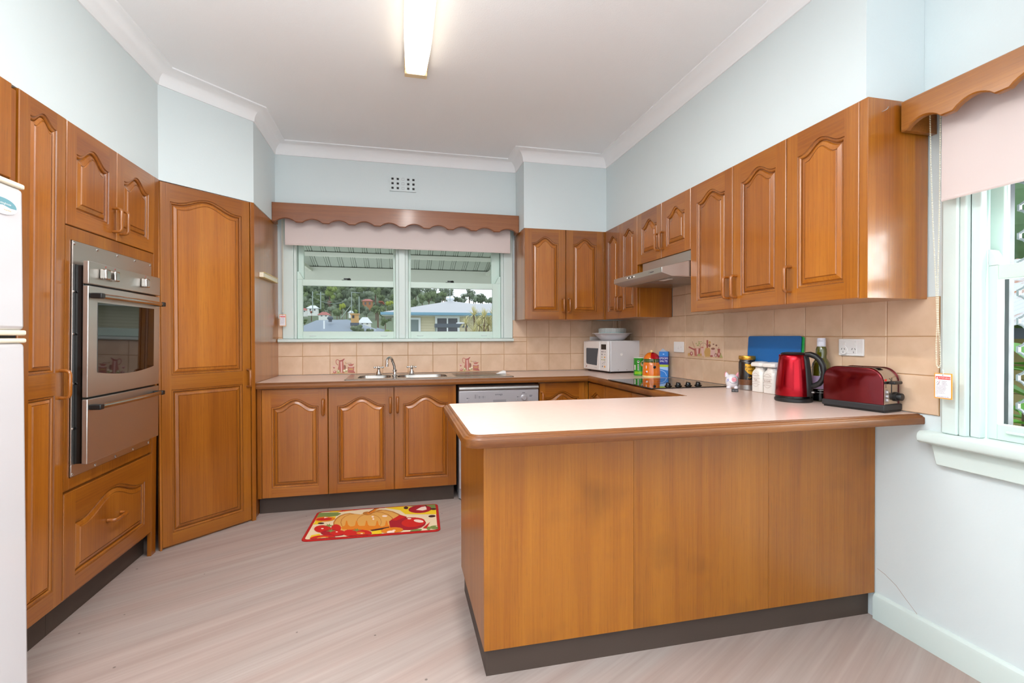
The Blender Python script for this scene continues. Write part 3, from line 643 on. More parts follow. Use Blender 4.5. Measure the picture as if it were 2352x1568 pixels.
for x, z in [(.044 + .15 * i, 1.541) for i in range(5)] + [(.044 + .15 * i, .617) for i in range(5)] + [(.044, z) for z in (1.35, 1.18, .98, .80)]:
    MB().lathe([(.006, 0), (.006, .0015), (.003, .004), (0, .0045)], (x, -.004, z), 10, axis=(0, -1, 0)).build('screw', 'chrome', ov)

# ---- corner pantry on the diagonal
t = thing('corner_pantry_cabinet', 'full-height diagonal corner pantry with one two-panel timber door', 'cabinet', (-.262, -1.036, 0), R(45))
S = .532
m = MB().prism(GP, [(.012, .022), (S - .004, .022), (S - .02, .30), (.38, .42), (.14, .42)], .0, 2.018).build('carcass', 'wood_v', t, smooth=0)
door(t, .012, .505, .012, 2.016, A=.05, st=.05, rail=.068, mids=((.875, .955),), top=.05, handle=(.485, .91))
MB().box(.001, .0105, .0005, .021, 0, 2.018).build('hinge_stile', 'wood_v', t, smooth=0)
MB().box(.508, .532, -.004, .021, 0, 2.018).build('end_stile', 'wood_v', t, bevel=.001, smooth=0)
MB().box(.080, .104, -.64, -.0085, 0, 2.02).build('side_panel', 'wood_v', t, smooth=0, world=True)
t = thing('towel_rail', 'short cream rail holder with brass edges on the pantry side panel', 'rail', (.1045, -.5, 1.585))
MB().box(0, .026, -.012, .37, -.018, .014).build('holder', 'cream', t, bevel=.002)
for z in (-.0195, .0125): MB().box(.002, .030, .004, .37, z, z + .004).build('edge_strip', 'brass', t, smooth=0)

# ---- base cabinets under the back window
t = thing('base_cabinet', 'single-door timber base cabinet beside the corner pantry', 'cabinet', (.108, -.60, 0))
carcass(t, .001, .433, .021, .585, .112, .829)
MB().box(0, .026, .003, .021, .112, .829).build('filler', 'wood_v', t, smooth=0)
door(t, .028, .433, .114, .822, handle=(.407, .70))
MB().box(0, .434, .05, .065, 0, .111).build('kickboard', 'kick', t, smooth=0)
t = thing('sink_cabinet', 'two-door timber base cabinet under the sink bowls', 'cabinet', (.543, -.60, 0))
m = MB().box(.001, .018, .021, .585, .112, .829).box(.842, .859, .021, .585, .112, .829).box(.018, .842, .021, .585, .112, .13).box(.018, .842, .021, .04, .13, .829).box(.018, .842, .57, .585, .13, .829)
m.build('carcass', 'wood_v', t, smooth=0)
door(t, .002, .428, .114, .822, handle=(.405, .70)); door(t, .432, .858, .114, .822, handle=(.453, .70))
MB().box(0, .844, .05, .065, 0, .111).build('kickboard', 'kick', t, smooth=0)
t = thing('corner_base_cabinet', 'dark timber base cabinet to the right of the dishwasher', 'cabinet', (2.014, -.60, 0))
carcass(t, .001, .36, .021, .585, .112, .829); door(t, .004, .358, .114, .822, handle=(.022, .70), st=.045)
MB().box(.3585, .3865, .002, .021, .112, .829).build('filler', 'wood_v', t, smooth=0)
MB().box(0, .36, .05, .065, 0, .111).build('kickboard', 'kick', t, smooth=0)
t = thing('cooktop_cabinet', 'three-door timber base cabinet under the black cooktop', 'cabinet', (2.396, -.605, 0), R(-90))
carcass(t, .001, 1.25, .021, .515, .112, .829)
door(t, .012, .30, .114, .822, handle=(.27, .60), st=.045); door(t, .304, .70, .114, .822, handle=(.33, .60)); door(t, .704, 1.10, .114, .822, handle=(.73, .60))
MB().box(.02, 1.25, .05, .065, 0, .111).build('kickboard', 'kick', t, smooth=0)

# ---- peninsula
t = thing('peninsula_cabinet', 'long orange-brown veneered peninsula cabinet with dark kickboard', 'cabinet', (1.287, -2.42, 0))
MB().box(.0185, 1.635, .0065, .54, .106, .829).build('carcass', 'wood_island', t, smooth=0)
for a, b in ((.0, .5495), (.5499, 1.1205), (1.1209, 1.637)): MB().box(a + .0002, b, 0, .006, .104, .830).build('back_panel', 'wood_island', t, bevel=.0008, smooth=0)
MB().box(.0, .018, .0062, .62, .104, .830).build('side_panel', 'wood_island', t, bevel=.0008, smooth=0)
MB().box(.012, 1.637, .028, .043, 0, .1035).box(.012, .027, .043, .60, 0, .1035).build('kickboard', 'kick', t, smooth=0)

# ---- worktop, one U-shaped slab with timber edging
wt = thing('worktop', 'pale pink-beige laminate worktop running around the kitchen with timber edge', 'worktop', (2.65, -1.5, .832))
zt = .8705; zb = .8325; e = .024
m = MB()
edge = [(.108, -.65), (2.376, -.65), (2.376, -1.865)]
cr = lambda cx, cy, r, a0, a1, n=8: [(cx + r * math.cos(R(a0 + (a1 - a0) * i / n)), cy + r * math.sin(R(a0 + (a1 - a0) * i / n))) for i in range(n + 1)]
edge += cr(1.235, -1.90, .035, 90, 180) + cr(1.255, -2.555, .055, 180, 270) + [(2.927, -2.61)]
def off_path(P, d):
    out = []
    for i, p in enumerate(P):
        ns = []
        for a, b in ((i - 1, i), (i, i + 1)):
            if 0 <= a and b < len(P):
                v = Vector((P[b][0] - P[a][0], P[b][1] - P[a][1])); v.normalize(); ns.append(Vector((v.y, -v.x)))   # outward = right of travel
        n = ns[0] if len(ns) == 1 else (ns[0] + ns[1]) / (1 + ns[0].dot(ns[1]))
        out.append((p[0] + n.x * d, p[1] + n.y * d))
    return out
# travelling +x, -y, then back -x: the slab lies left of travel on the first two legs
prof = [(-e, .0383), (-.0235, .0372), (-.0185, .0368), (-.0165, .0338), (-.0155, .0322), (-.0145, .0338), (-.009, .0328), (-.0065, .0300), (-.0055, .0282), (-.0035, .0285), (-.0008, .0262), (0, .0230), (0, .0055), (-.0015, .0015), (-.006, 0), (-e, 0)]
rs = [off_path(edge, d) for d, z in prof]
MB().rings([[(x, y, zb + prof[i][1]) for x, y in rs[i]] for i in range(len(prof))], 0, False).build('edge_band', 'wood_dark', wt, smooth=28, world=True)
inn = off_path(edge, -e - .0001)
pen = inn[3:-1]
m.prism(GP, [(2.926, -1.865 - e), (2.926, -2.61 + e)] + [p for p in reversed(pen)], zb, zt)
yb = -.0085
m.box(.108, .69, -.65 + e, yb, zb, zt).box(1.38, 2.9205, -.65 + e, yb, zb, zt).box(.69, 1.38, -.65 + e, -.505, zb, zt).box(.69, 1.38, -.135, yb, zb, zt)
m.box(2.376 + e, 2.9205, -1.865 - e, -.65 + e, zb, zt)
m.build('laminate_top', 'laminate', wt, smooth=0, world=True)

# ---- wall cupboards
ZB, ZT = 1.303, 2.018
t = thing('wall_cabinet', 'two-door timber wall cupboard on the back wall right of the window', 'cabinet', (1.966, -.36, 0))
carcass(t, .003, .664, .021, .349, ZB, ZT); door(t, .004, .341, ZB, ZT, handle=(.318, 1.415), A=.05); door(t, .345, .666, ZB, ZT, handle=(.368, 1.415), A=.05)
MB().box(.667, .692, .001, .021, ZB, ZT).build('filler', 'wood_v', t, smooth=0)
t = thing('wall_cabinet', 'narrow two-door timber wall cupboard in the corner left of range hood', 'cabinet', (2.645, -.366, 0), R(-90))
carcass(t, -.02, .538, .021, .2755, ZB, ZT); door(t, .003, .268, ZB, ZT, handle=(.245, 1.415), A=.035, st=.05); door(t, .271, .538, ZB, ZT, handle=(.294, 1.415), A=.035, st=.05)
t = thing('hood_cabinet', 'short two-door timber wall cupboard directly above range hood', 'cabinet', (2.645, -.906, 0), R(-90))
carcass(t, .001, .636, .021, .273, 1.668, ZT); door(t, .002, .321, 1.667, ZT, handle=(.294, 1.772), A=.045); door(t, .324, .637, 1.667, ZT, handle=(.351, 1.772), A=.045)
t = thing('wall_cabinet', 'tall two-door timber wall cupboard right of range hood', 'cabinet', (2.645, -1.545, 0), R(-90))
carcass(t, .001, .700, .021, .273, ZB, ZT); door(t, .002, .357, ZB, ZT, handle=(.330, 1.412)); door(t, .360, .700, ZB, ZT, handle=(.388, 1.412))
t = thing('wall_cabinet', 'single-door timber wall cupboard at the end beside the right window', 'cabinet', (2.645, -2.247, 0), R(-90))
carcass(t, .001, .338, .021, .273, ZB, ZT); door(t, .002, .338, ZB, ZT, handle=(.026, 1.408))
MB().box(.340, .372, .002, .278, ZB - .002, ZT).build('end_panel', 'wood_v', t, bevel=.001, smooth=0)
t = thing('screw_hook', 'small metal hook screwed into the end of the wall cupboard', 'hook', (2.709, -2.6195, 1.971))
MB().tube([(0, 0, 0), (0, -.012, 0), (.002, -.018, .003), (.006, -.018, .010), (.012, -.012, .012)], .0014, 6).build('wire', 'steel_dull', t)

# ---- valances over the windows
def valance(t, pl, L, z0, z1, n, mt, first):
    """scalloped front board: arches between narrow flats; pl maps (along, up, out)"""
    pts = [(0, z1), (0, z0)]; p = L / n; fl = first
    for i in range(n):
        a, b = i * p + fl / 2, (i + 1) * p - fl / 2
        for k in range(11):
            u = k / 10; pts.append((a + (b - a) * u, z0 + .027 * (math.sin(PI * u) ** .8)))
    pts += [(L, z0), (L, z1)]
    m = MB().rings([[pl(x, z, 0) for x, z in pts], [pl(x, z, .017) for x, z in pts], ], 0, True, True, False)
    pt2 = [(min(max(x, .004), L - .004), z + (.004 if z < z1 else -.004)) for x, z in pts]
    m.rings([[pl(x, z, .017) for x, z in pts], [pl(x, z, .022) for x, z in pt2]], 0, True, False, True)
    return m.build('front_board', mt, t, smooth=40)
t = thing('window_valance', 'long scalloped timber pelmet above the back window', 'valance', (.108, -.2, 2.0))
valance(t, lambda x, z, h: Vector((x, .022 - h, z)), 1.856, .012, .152, 10, 'wood_valance', .045)
for x in (.0, .842 * 2 + .152): MB().box(x, x + .018, .0225, .105, .010, .150).build('return_board', 'wood_valance', t, smooth=0)
MB().box(.0185, 1.835, .0225, .105, .134, .150).build('top_board', 'wood_valance', t, smooth=0)
t = thing('window_valance', 'scalloped timber pelmet above the right window, beside cupboard end', 'valance', (2.78, -2.628, 1.9))
valance(t, lambda x, z, h: Vector((.022 - h, -x, z)), 1.2, 0, .108, 8, 'wood_pelmet', .035)
MB().box(.0225, .146, -.018, 0, .0, .106).build('return_board', 'wood_y', t, smooth=0)
MB().box(.0225, .146, -1.182, -.0185, .09, .106).build('top_board', 'wood_y', t, smooth=0)

# ---- roller blinds with chains and warning tags
def blind(t, pl, x0, x1, z0, z1):
    m = MB(); n = 6
    m.pbox(pl, x0, x1, z0 + .012, z1, -.0012, .0012); m.build('fabric', 'blind', t, smooth=0)
    MB().rings([[pl(x, z0 + .006 + .0065 * math.sin(a), .004 * math.cos(a)) for a in (2 * PI * i / 10 for i in range(10))] for x in (x0 + .001, x1 - .001)], 0, True, True, True).build('hem_bar', 'blind', t)
def beads(pts, r=.0023, gap=.0062):
    m = MB(); d = 0
    for p, q in zip(pts[:-1], pts[1:]):
        p, q = Vector(p), Vector(q); L = (q - p).length; s_ = d
        while s_ < L:
            c = p + (q - p) * (s_ / L); m.lathe([(0, -r), (r * .8, -r * .6), (r, 0), (r * .8, r * .6), (0, r)], c, 6, cap=False); s_ += gap
        d = s_ - L
    return m
LINES = ['Young children', 'have died by', 'wrapping loose', 'curtain and blind', 'cords or chains around their', 'necks. Secure cords or chains', 'with cord guides or keep them', 'out of reach by winding them', 'around a cleat. Move cots', 'and furniture away from', 'window coverings cords or', 'chains.']
def warning_tag(t, pl, W, H):
    b = MB().pbox(pl, 0, W, 0, H, 0, .0012).build('card', 'tag_orange', t, smooth=0)
    m = MB().poly(pl, rrect(W * .05, W * .93, H * .04, H * .965, W * .03), .0014, 0)
    m.poly(pl, [(W * .08, H * .76), (W * .90, H * .76), (W * .90, H * .875), (W * .08, H * .875)], .0016, 1)
    m.poly(pl, [(W * .10, H * .775), (W * .23, H * .775), (W * .165, H * .862)], .0018, 2).text(pl, 'WARNING', W * .56, H * .788, H * .062, .0018, 2)
    m.disc(pl, W * .48, H * .92, W * .03, W * .022, .0018, 3, 10)
    for i, s_ in enumerate(LINES):
        x = W * .42 if i < 4 else W * .10
        m.text(pl, s_, x, H * (.685 - .048 * i), H * .024, .0018, 3, 'l', sx=.88 if i > 3 else .92)
    m.line(pl, [(W * .12, H * .60), (W * .2, H * .68), (W * .28, H * .6), (W * .14, H * .55), (W * .3, H * .56)], W * .012, .0018, 3).line(pl, [(W * .26, H * .58), (W * .32, H * .72)], W * .015, .0018, 1)
    m.text(pl, 'DO NOT REMOVE THIS LABEL', W * .49, H * .06, H * .028, .0018, 4, sx=.8)
    m.build('print', ['tag_white', 'tag_red', 'white_ink', 'ink', 'ink_blue'], b, smooth=0, fix=False)
t = thing('roller_blind', 'pale pink roller blind half lowered over the back window', 'blind', (1.04, -.1, 1.86))
bp = Plane((-.87, 0, 0), (1, 0, 0), (0, 0, 1), (0, -1, 0))
blind(t, bp, .006, 1.742, .0, .27)
MB().lathe([(.02, 0), (.02, 1.74)], (-.866, .028, .268), 16, axis=(1, 0, 0)).build('roller', 'white_plastic', t)
c = MB(); c.tube([(-.896, .05, .25), (-.8965, .05, -.48), (-.893, .05, -.505)], .0012, 5); c.tube([(-.889, .05, .25), (-.8895, .05, -.48), (-.893, .05, -.505)], .0012, 5); c.build('cord', 'cream', t)
t = thing('warning_tag', 'small white warning tag hanging left of the back window', 'tag', (.1225, -.052, 1.25))
warning_tag(t, Plane((0, 0, 0), (1, 0, 0), (0, 0, 1), (0, -1, 0)), .047, .089)
MB().tube([(.0235, -.001, .083), (.0235, .001, .1), (.024, .001, .105)], .0018, 6).build('clip', 'steel_dull', t)
t = thing('roller_blind', 'pale pink roller blind half lowered over the right window', 'blind', (2.868, -2.7, 1.635))
bp = Plane((0, 0, 0), (0, -1, 0), (0, 0, 1), (-1, 0, 0))
blind(t, bp, .004, 1.02, 0, .335)
MB().lathe([(.02, 0), (.02, 1.02)], (.022, -.004, .332), 16, axis=(0, -1, 0)).build('roller', 'white_plastic', t)
q = lambda u, v: at(u, v, 'x', 2.868) - Vector((2.868, -2.7, 1.635))
ch = [q(2136, 255), q(2138, 380), q(2143, 520), q(2149, 640), q(2153, 740), q(2150, 790), q(2151, 838), q(2156, 845), q(2160, 838), q(2159, 790), q(2155, 740), q(2154, 640), q(2157, 520), q(2159, 380), q(2160, 255)]
stuff(beads(ch).build('bead_chain', 'bead', t))
t = thing('warning_tag', 'large white warning tag with orange border hanging beside the right window', 'tag', (2.868, -2.685, .944))
warning_tag(t, Plane((0, 0, 0), (0, -1, 0), (0, 0, 1), (-1, 0, 0)), .057, .089)
MB().tube([(-.001, -.028, .084), (.0, -.028, .096), (.0, -.025, .103)], .0022, 6).build('clip', 'clear_glass', t)

# ================================================================== APPLIANCES AND FIXTURES
ZC = .8707       # worktop surface
# ceiling batten light
t = thing('ceiling_light', 'long white fluorescent batten light glowing on the ceiling', 'light', (1.105, -2.0, CEIL))
pm('lamp_glow', '#fff3df', 0.5, emit=('#fff1dc', 2.2))
MB().box(-.062, .062, -.75, .68, -.022, -.0005).build('base_pan', 'lamp_body', t, bevel=.003)
def sec(y, hw, zb): return [(-hw, y, -.022), (-hw * .98, y, zb * .55), (-hw * .8, y, zb), (hw * .8, y, zb), (hw * .98, y, zb * .55), (hw, y, -.022)]
l = bpy.data.lights.new('tube_light', 'AREA'); l.shape = 'RECTANGLE'; l.size = .10; l.size_y = 1.0; l.energy = 20; l.color = (1.0, .98, .96)
lo = bpy.data.objects.new('tube_light', l); COL.objects.link(lo); lo.parent = t; lo.location = (0, -.19, -.0895)
MB().rings([sec(-.74, .066, -.088), sec(.32, .066, -.088), sec(.40, .064, -.086), sec(.635, .056, -.046)], 0, True, True, True).build('diffuser', 'lamp_glow', t, bevel=.004)
MB().box(-.060, .060, .636, .672, -.046, -.0225).build('end_cap', 'lamp_body', t, bevel=.003)

# wall vent of square holes
pv = lambda u, v: at(u, v, 'y', -.09)
A = pv(895, 403.5); D = pv(956, 442.5)
t = thing('wall_vent', 'painted wall vent with rows of small square holes above the pelmet', 'vent', (A.x, -.0905, D.z))
W_, H_ = D.x - A.x, A.z - D.z
xs = [0]; zs = [0]; hs = .0175
cx = [W_ * (.5 + (i - 2) * .197) for i in range(5)]; cz = [H_ * (.5 + (i - 1) * .30) for i in range(3)]
for c in cx: xs += [c - hs / 2, c + hs / 2]
for c in cz: zs += [c - hs / 2, c + hs / 2]
xs.append(W_); zs.append(H_); m = MB()
for i in range(len(xs) - 1):
    for j in range(len(zs) - 1):
        if i % 2 and j % 2 and i != 5: continue
        m.box(xs[i], xs[i + 1], -.012, -.0015, zs[j], zs[j + 1])
m.build('plate', 'paint_wall', t, smooth=0)
MB().box(0, W_, -.0014, -.0004, 0, H_).build('backing', 'black', t, smooth=0)
m = MB(); pl = Plane((0, -.0122, 0), (1, 0, 0), (0, 0, 1), (0, -1, 0))
for c in cz:
    a = hs / 2; m.line(pl, [(cx[2] - a, c - a), (cx[2] + a, c - a), (cx[2] + a, c + a), (cx[2] - a, c + a), (cx[2] - a, c - a)], .0015)
m.build('filled_hole', 'grey_plastic', t, fix=False, smooth=0)

# fridge
fx = -.125
t = thing('fridge', 'white two-door fridge at the edge beside the tall timber cupboard', 'fridge', (fx, -2.196, 0), R(90))
# local x runs towards the back of the room (+y); the visible edge is x = 0
MB().box(-.66, -.01, .065, .68, .03, 1.615).build('cabinet_body', 'white_enamel', t, bevel=.008)
MB().box(-.665, -.002, .0, .06, 1.187, 1.625).build('freezer_door', 'white_enamel', t, bevel=.014, seg=3)
MB().box(-.665, -.002, .0, .06, .05, 1.150).build('fridge_door', 'white_enamel', t, bevel=.014, seg=3)
for z0, z1 in ((1.625, 1.641), (1.172, 1.188), (1.149, 1.163)): MB().box(-.668, .0, -.002, .062, z0, z1).build('door_trim', 'cream', t, bevel=.005, seg=3)
MB().box(-.63, -.012, .02, .064, 1.1635, 1.1715).build('gap_seal', 'black', t, smooth=0)
MB().box(-.64, -.02, .05, .10, .0, .049).build('plinth', 'grey_plastic', t, smooth=0)
MB().box(-.22, -.16, .004, .04, 1.6415, 1.650).build('hinge_cover', 'cream', t, bevel=.003)
bp = Plane((-.092, -.0005, 1.556), (1, 0, 0), (0, 0, 1), (0, -1, 0))
b = MB().prism(bp, [(.058 * math.cos(a), .026 * math.sin(a)) for a in (2 * PI * i / 28 for i in range(28))], 0, .003).build('badge', 'badge', t)
m = MB(); top = [(.053 * math.cos(R(a)), .0225 * math.sin(R(a))) for a in range(-8, 189, 8)]
m.poly(bp, top + [(-.03, -.004), (0, .001), (.03, -.004)], .0033, 0)
m.text(bp, 'Westinghouse', .004, .004, .006, .0036, 1, sx=1.1).disc(bp, -.039, .007, .005, .005, .0036, 1).text(bp, 'W', -.039, .0045, .005, .0038, 0).text(bp, 'frost free', .018, -.014, .005, .0036, 2)
m.build('print', ['teal', 'white_ink', 'tag_orange'], b, fix=False, smooth=0)

# dishwasher
t = thing('dishwasher', 'silver freestanding dishwasher between the timber base cabinets', 'dishwasher', (1.417, -.612, 0))
MB().box(.004, .586, .03, .58, .01, .815).build('body', 'grey_plastic', t, smooth=0)
MB().box(.002, .588, .0, .029, .085, .654).build('front_door', 'silver_paint', t, bevel=.004)
MB().box(.012, .578, .012, .03, .008, .083).build('base_panel', 'silver_paint', t, bevel=.003)
cp = MB().box(.002, .588, -.004, .029, .656, .781).build('control_panel', 'silver_paint', t, bevel=.004)
MB().rings([[(x, y, z) for y, z in ((.028, .783), (-.006, .783), (-.012, .790), (-.012, .803), (-.006, .813), (.004, .818), (.028, .818))] for x in (.002, .588)], 0, True, True, True).build('top_lip', 'steel_dull', t, bevel=.002)
MB().lathe([(.023, 0), (.023, .004), (.019, .006), (.018, .020), (.015, .023), (0, .023)], (.476, -.0042, .722), 24, axis=(0, -1, 0)).build('knob', 'silver_paint', cp)
for x in (.060, .422, .528): MB().box(x - .005, x + .005, -.011, -.0045, .697, .718).build('button', 'silver_paint', cp, bevel=.002)
MB().box(.248, .344, -.0052, -.0042, .675, .712).build('recess', 'grey_plastic', cp, smooth=0)
pl = Plane((0, -.0046, 0), (1, 0, 0), (0, 0, 1), (0, -1, 0)); m = MB()
m.text(pl, 'omega', .290, .745, .013, 0, 0, sx=1.15)
for i in range(3):
    for j, x in enumerate((.115, .143, .171)):
        if i == 0 and j: continue
        m.poly(pl, [(x, .747 - i * .0095), (x + .009, .747 - i * .0095), (x + .009, .750 - i * .0095), (x, .750 - i * .0095)], 0, 0)
        m.poly(pl, [(x + .012, .748 - i * .0095), (x + .022, .748 - i * .0095), (x + .022, .749 - i * .0095), (x + .012, .749 - i * .0095)], 0, 0)
for x in (.057, .425): m.poly(pl, [(x, .727), (x + .010, .727), (x + .010, .731), (x, .731)], 0, 0).disc(pl, x + .016, .729, .002, .002, 0, 0, 8)
for x, z, l_ in ((.464, .758, .022), (.518, .737, .022), (.518, .730, .018)): m.line(pl, [(x, z), (x + l_, z)], .003, 0, 0)
m.line(pl, [(.452 + .0, .748), (.50, .748)], .001, 0, 0)
m.build('print', 'ink', cp, fix=False, smooth=0)

# sink set into the worktop
t = thing('sink', 'stainless steel sink with two bowls and a ribbed drainer under the back window', 'sink', (1.235, -.33, ZC))
x0, x1, y0, y1 = -.595, .60, -.25, .25
cells = [(-.405, .115), (.0, .0)]
m = MB(); zt_ = .0035
bowls = [(-.402, .130, .105, .125), (-.052, .190, .105, .190)]      # centre x, hole cell half width, -, -
cellx = [(-.545, -.262), (-.262, .150)]
m.rings([[(x, y, z) for x, y in rrect(x0 + i, x1 - i, y0 + i, y1 - i, .02, 3)] for i, z in ((0, 0.0002), (.004, zt_ + .002), (.012, zt_ + .002), (.016, zt_))], 0)
a0, a1, b0, b1 = x0 + .016, x1 - .016, y0 + .016, y1 - .016
cy0, cy1 = -.165, .185
q = lambda a, b, c, d: m.add([(a, c, zt_), (b, c, zt_), (b, d, zt_), (a, d, zt_)], [(0, 1, 2, 3)], 0)
q(a0, a1, b0, cy0); q(a0, a1, cy1, b1); q(a0, cellx[0][0], cy0, cy1)
nb = 40
for (ca, cb), hw in zip(cellx, (.122, .188)):
    cx_, cyy = (ca + cb) / 2, (cy0 + cy1) / 2; hy = (cy1 - cy0) / 2
    rr = [superell(cx_, cyy, (cb - ca) / 2, hy, 60, nb, zt_), superell(cx_, cyy, hw, .160, 5, nb, zt_), superell(cx_, cyy, hw - .006, .154, 5, nb, zt_ - .004), superell(cx_, cyy, hw - .012, .148, 5, nb, -.10), superell(cx_, cyy, hw - .04, .12, 4, nb, -.135), superell(cx_, cyy, .04, .04, 2, nb, -.142)]
    m.rings(rr, 0, True, False, True)
# drainer ribs
xa = cellx[1][1]; ny = 22
prev = None; rows = []
for i in range(ny * 4 + 1):
    y = cy0 + (cy1 - cy0) * i / (ny * 4); z = zt_ - .0022 * (1 if i % 4 in (1, 2) and 0 < i < ny * 4 else 0); rows.append((y, z))
m.rings([[(x, y, z if xa + .03 < x < a1 - .05 else zt_) for y, z in rows] for x in (xa, xa + .025, xa + .05, a1 - .07, a1 - .045, a1)], 0, False)
m.build('basin', 'steel', t, smooth=45, fix=False)
for (ca, cb) in cellx: MB().lathe([(.035, 0), (.033, .002), (.02, .001), (0, .001)], ((ca + cb) / 2, .01, -.1418), 16).build('drain', 'chrome', t)
# taps
def tap_handle(name_label, x, y, rot):
    t = thing('tap_handle', name_label, 'tap', (x, y, ZC + .0037), rot, 'cross-head taps at the sink')
    MB().lathe([(.0, 0), (.026, 0), (.027, .004), (.023, .009), (.019, .022), (.013, .034), (.011, .046), (.0125, .050), (.0, .050)], n=24).build('bell_base', 'chrome', t)
    h = MB().lathe([(0, .0503), (.011, .0503), (.0125, .055), (.0125, .064), (.009, .069), (.0, .071)], n=18)
    for a in range(4):
        d = Vector((math.cos(a * PI / 2), math.sin(a * PI / 2), 0)); h.lathe([(0, .009), (.0045, .009), (.0038, .020), (.0065, .026), (.0075, .032), (.005, .038), (0, .039)], (0, 0, .059), 10, axis=d)
    h.build('cross_head', 'chrome', t)
tap_handle('chrome cross-head tap left of the sink spout', .855, -.20, R(4)); tap_handle('chrome cross-head tap right of the sink spout', 1.102, -.20, R(-6))
t = thing('sink_spout', 'chrome gooseneck spout standing between the two sink bowls', 'tap', (.975, -.305, ZC + .0037))
MB().lathe([(0, 0), (.022, 0), (.023, .004), (.016, .012), (.0135, .02), (.0135, .034), (.016, .036), (.016, .046), (.0125, .048), (0, .049)], n=20).build('base', 'chrome', t)
L = [(0, 0, .047), (-.003, -.004, .075), (-.012, -.014, .105)] + [(-.016 - .030 * (1 - math.cos(R(a))) * .62, -.018 - .046 * (1 - math.cos(R(a))), .112 + .028 * math.sin(R(a))) for a in range(0, 181, 20)] + [(-.053, -.111, .095)]
MB().tube(L, .0098, 12).build('neck', 'chrome', t)
MB().lathe([(.0098, 0), (.0115, .0), (.0115, .018), (.008, .018)], (-.0532, -.112, .077), 14).build('aerator', 'chrome', t)
t = thing('scrubber', 'small white scrubber lying on the right end of the drainer', 'scrubber', (1.79, -.30, ZC + .004))
MB().prism(Plane((0, 0, 0), (1, 0, 0), (0, 0, 1), (0, -1, 0)), [(-.04, 0), (.036, 0), (.036, .022), (.02, .026), (-.004, .018)], -.02, .02).build('sponge', 'white_plastic', t, bevel=.004)

# range hood
t = thing('range_hood', 'slim stainless steel range hood under the short wall cupboard', 'range hood', (2.645, -.912, 1.5), R(-90))
# local x to the right, y into the wall, z from 1.5
def hs_(x, i=0.0): return [(x, -.180, .030 + i), (x, -.180, .060 - i), (x, -.172, .063 - i), (x, -.004, .104), (x, .265, .104), (x, .265, .010), (x, -.118, .010)]
MB().rings([hs_(.0), hs_(.6275)], 0, True, True, True).build('canopy', 'steel_brushed', t, bevel=.002, smooth=20)
MB().box(.055, .622, .010, .26, .1045, .165).build('upper_band', 'steel_brushed', t, smooth=0)
MB().box(.03, .60, -.10, .22, .0075, .0098).build('filter', 'steel_dull', t, smooth=0)
MB().box(.30, .306, -.10, .22, .0065, .0075).build('filter_joint', 'grey_plastic', t, smooth=0)
MB().box(.42, .52, -.075, -.045, .006, .0075).build('lamp_lens', 'white_plastic', t, smooth=0)
for i in range(5): MB().box(.20 + i * .022, .213 + i * .022, -.184, -.1802, .041, .050).build('button', 'white_plastic' if i % 2 == 0 else 'black', t, bevel=.001)
pl = Plane((0, -.1806, 0), (1, 0, 0), (0, 0, 1), (0, -1, 0)); m = MB()
m.line(pl, [(.485 + .005 * math.cos(R(a)), .046 + .005 * math.sin(R(a))) for a in range(0, 361, 40)], .0012).line(pl, [(.496, .045), (.54, .045)], .004)
m.build('print', 'ink', t, fix=False, smooth=0)

# cooktop
t = thing('cooktop', 'black ceramic glass cooktop with four black knobs', 'cooktop', (2.63, -1.285, ZC))
MB().box(-.247, .247, -.292, .292, .0003, .006).build('glass_plate', 'black_glass', t, bevel=.002)
m = MB(); pl = Plane((0, 0, .0062), (1, 0, 0), (0, 1, 0), (0, 0, 1))
for x, y, r in ((-.12, .13, .08), (.12, .14, .10), (-.11, -.08, .10), (.13, -.07, .075)): m.line(pl, [(x + r * math.cos(R(a)), y + r * math.sin(R(a))) for a in range(0, 361, 15)], .002)
m.build('zone_marking', 'grey_plastic', t, fix=False, smooth=0)
for i in range(4):
    x = -.104 + i * .065
    k = MB().lathe([(.0, 0), (.021, 0), (.021, .003), (.015, .006), (.014, .014), (.010, .019), (0, .020)], (x, -.222, .0063), 20)
    k.box(x - .004, x + .004, -.238, -.206, .0203, .0275); k.build('knob', 'black_gloss', t, bevel=.001)

# microwave in the corner
t = thing('microwave', 'small white microwave standing in the worktop corner', 'microwave', (2.592, -.052, ZC), R(-84))
W_, D_, H_ = .40, .295, .262
for x in (.03, W_ - .03):
    for y in (.03, D_ - .03): MB().lathe([(.012, 0), (.012, .012)], (x, y, 0), 10).build('foot', 'black', t)
MB().box(.0, W_, .02, D_, .0125, H_).build('case', 'white_enamel', t, bevel=.006)
MB().box(.0, W_, .0195, -.004, .014, H_ - .003).build('front_frame', 'white_plastic', t, bevel=.012, seg=4)
d_ = MB().box(.004, .285, -.014, -.0042, .018, H_ - .007).build('front_door', 'white_plastic', t, bevel=.006, seg=3)
pl = Plane((0, -.0142, 0), (1, 0, 0), (0, 0, 1), (0, -1, 0))
MB().prism(pl, [(.055, .075), (.065, .062), (.235, .056), (.240, .06), (.246, .12), (.262, .19), (.262, .198), (.06, .198), (.055, .19)], 0, .0008).build('window', 'awning_dark', d_, smooth=0)
m = MB(); m.poly(pl, [(.05, .034), (.062, .034), (.07, .048), (.058, .048)], .001, 0).line(pl, [(.20 + .006 * i, .036 + .003 * (i % 2)) for i in range(8)], .0014, .001, 1)
m.build('print', ['art_wine', 'grey_plastic'], d_, fix=False, smooth=0)
cp = MB().box(.290, .396, -.010, -.0042, .018, H_ - .007).build('control_panel', 'white_plastic', t, bevel=.005, seg=3)
pl = Plane((0, -.0104, 0), (1, 0, 0), (0, 0, 1), (0, -1, 0))
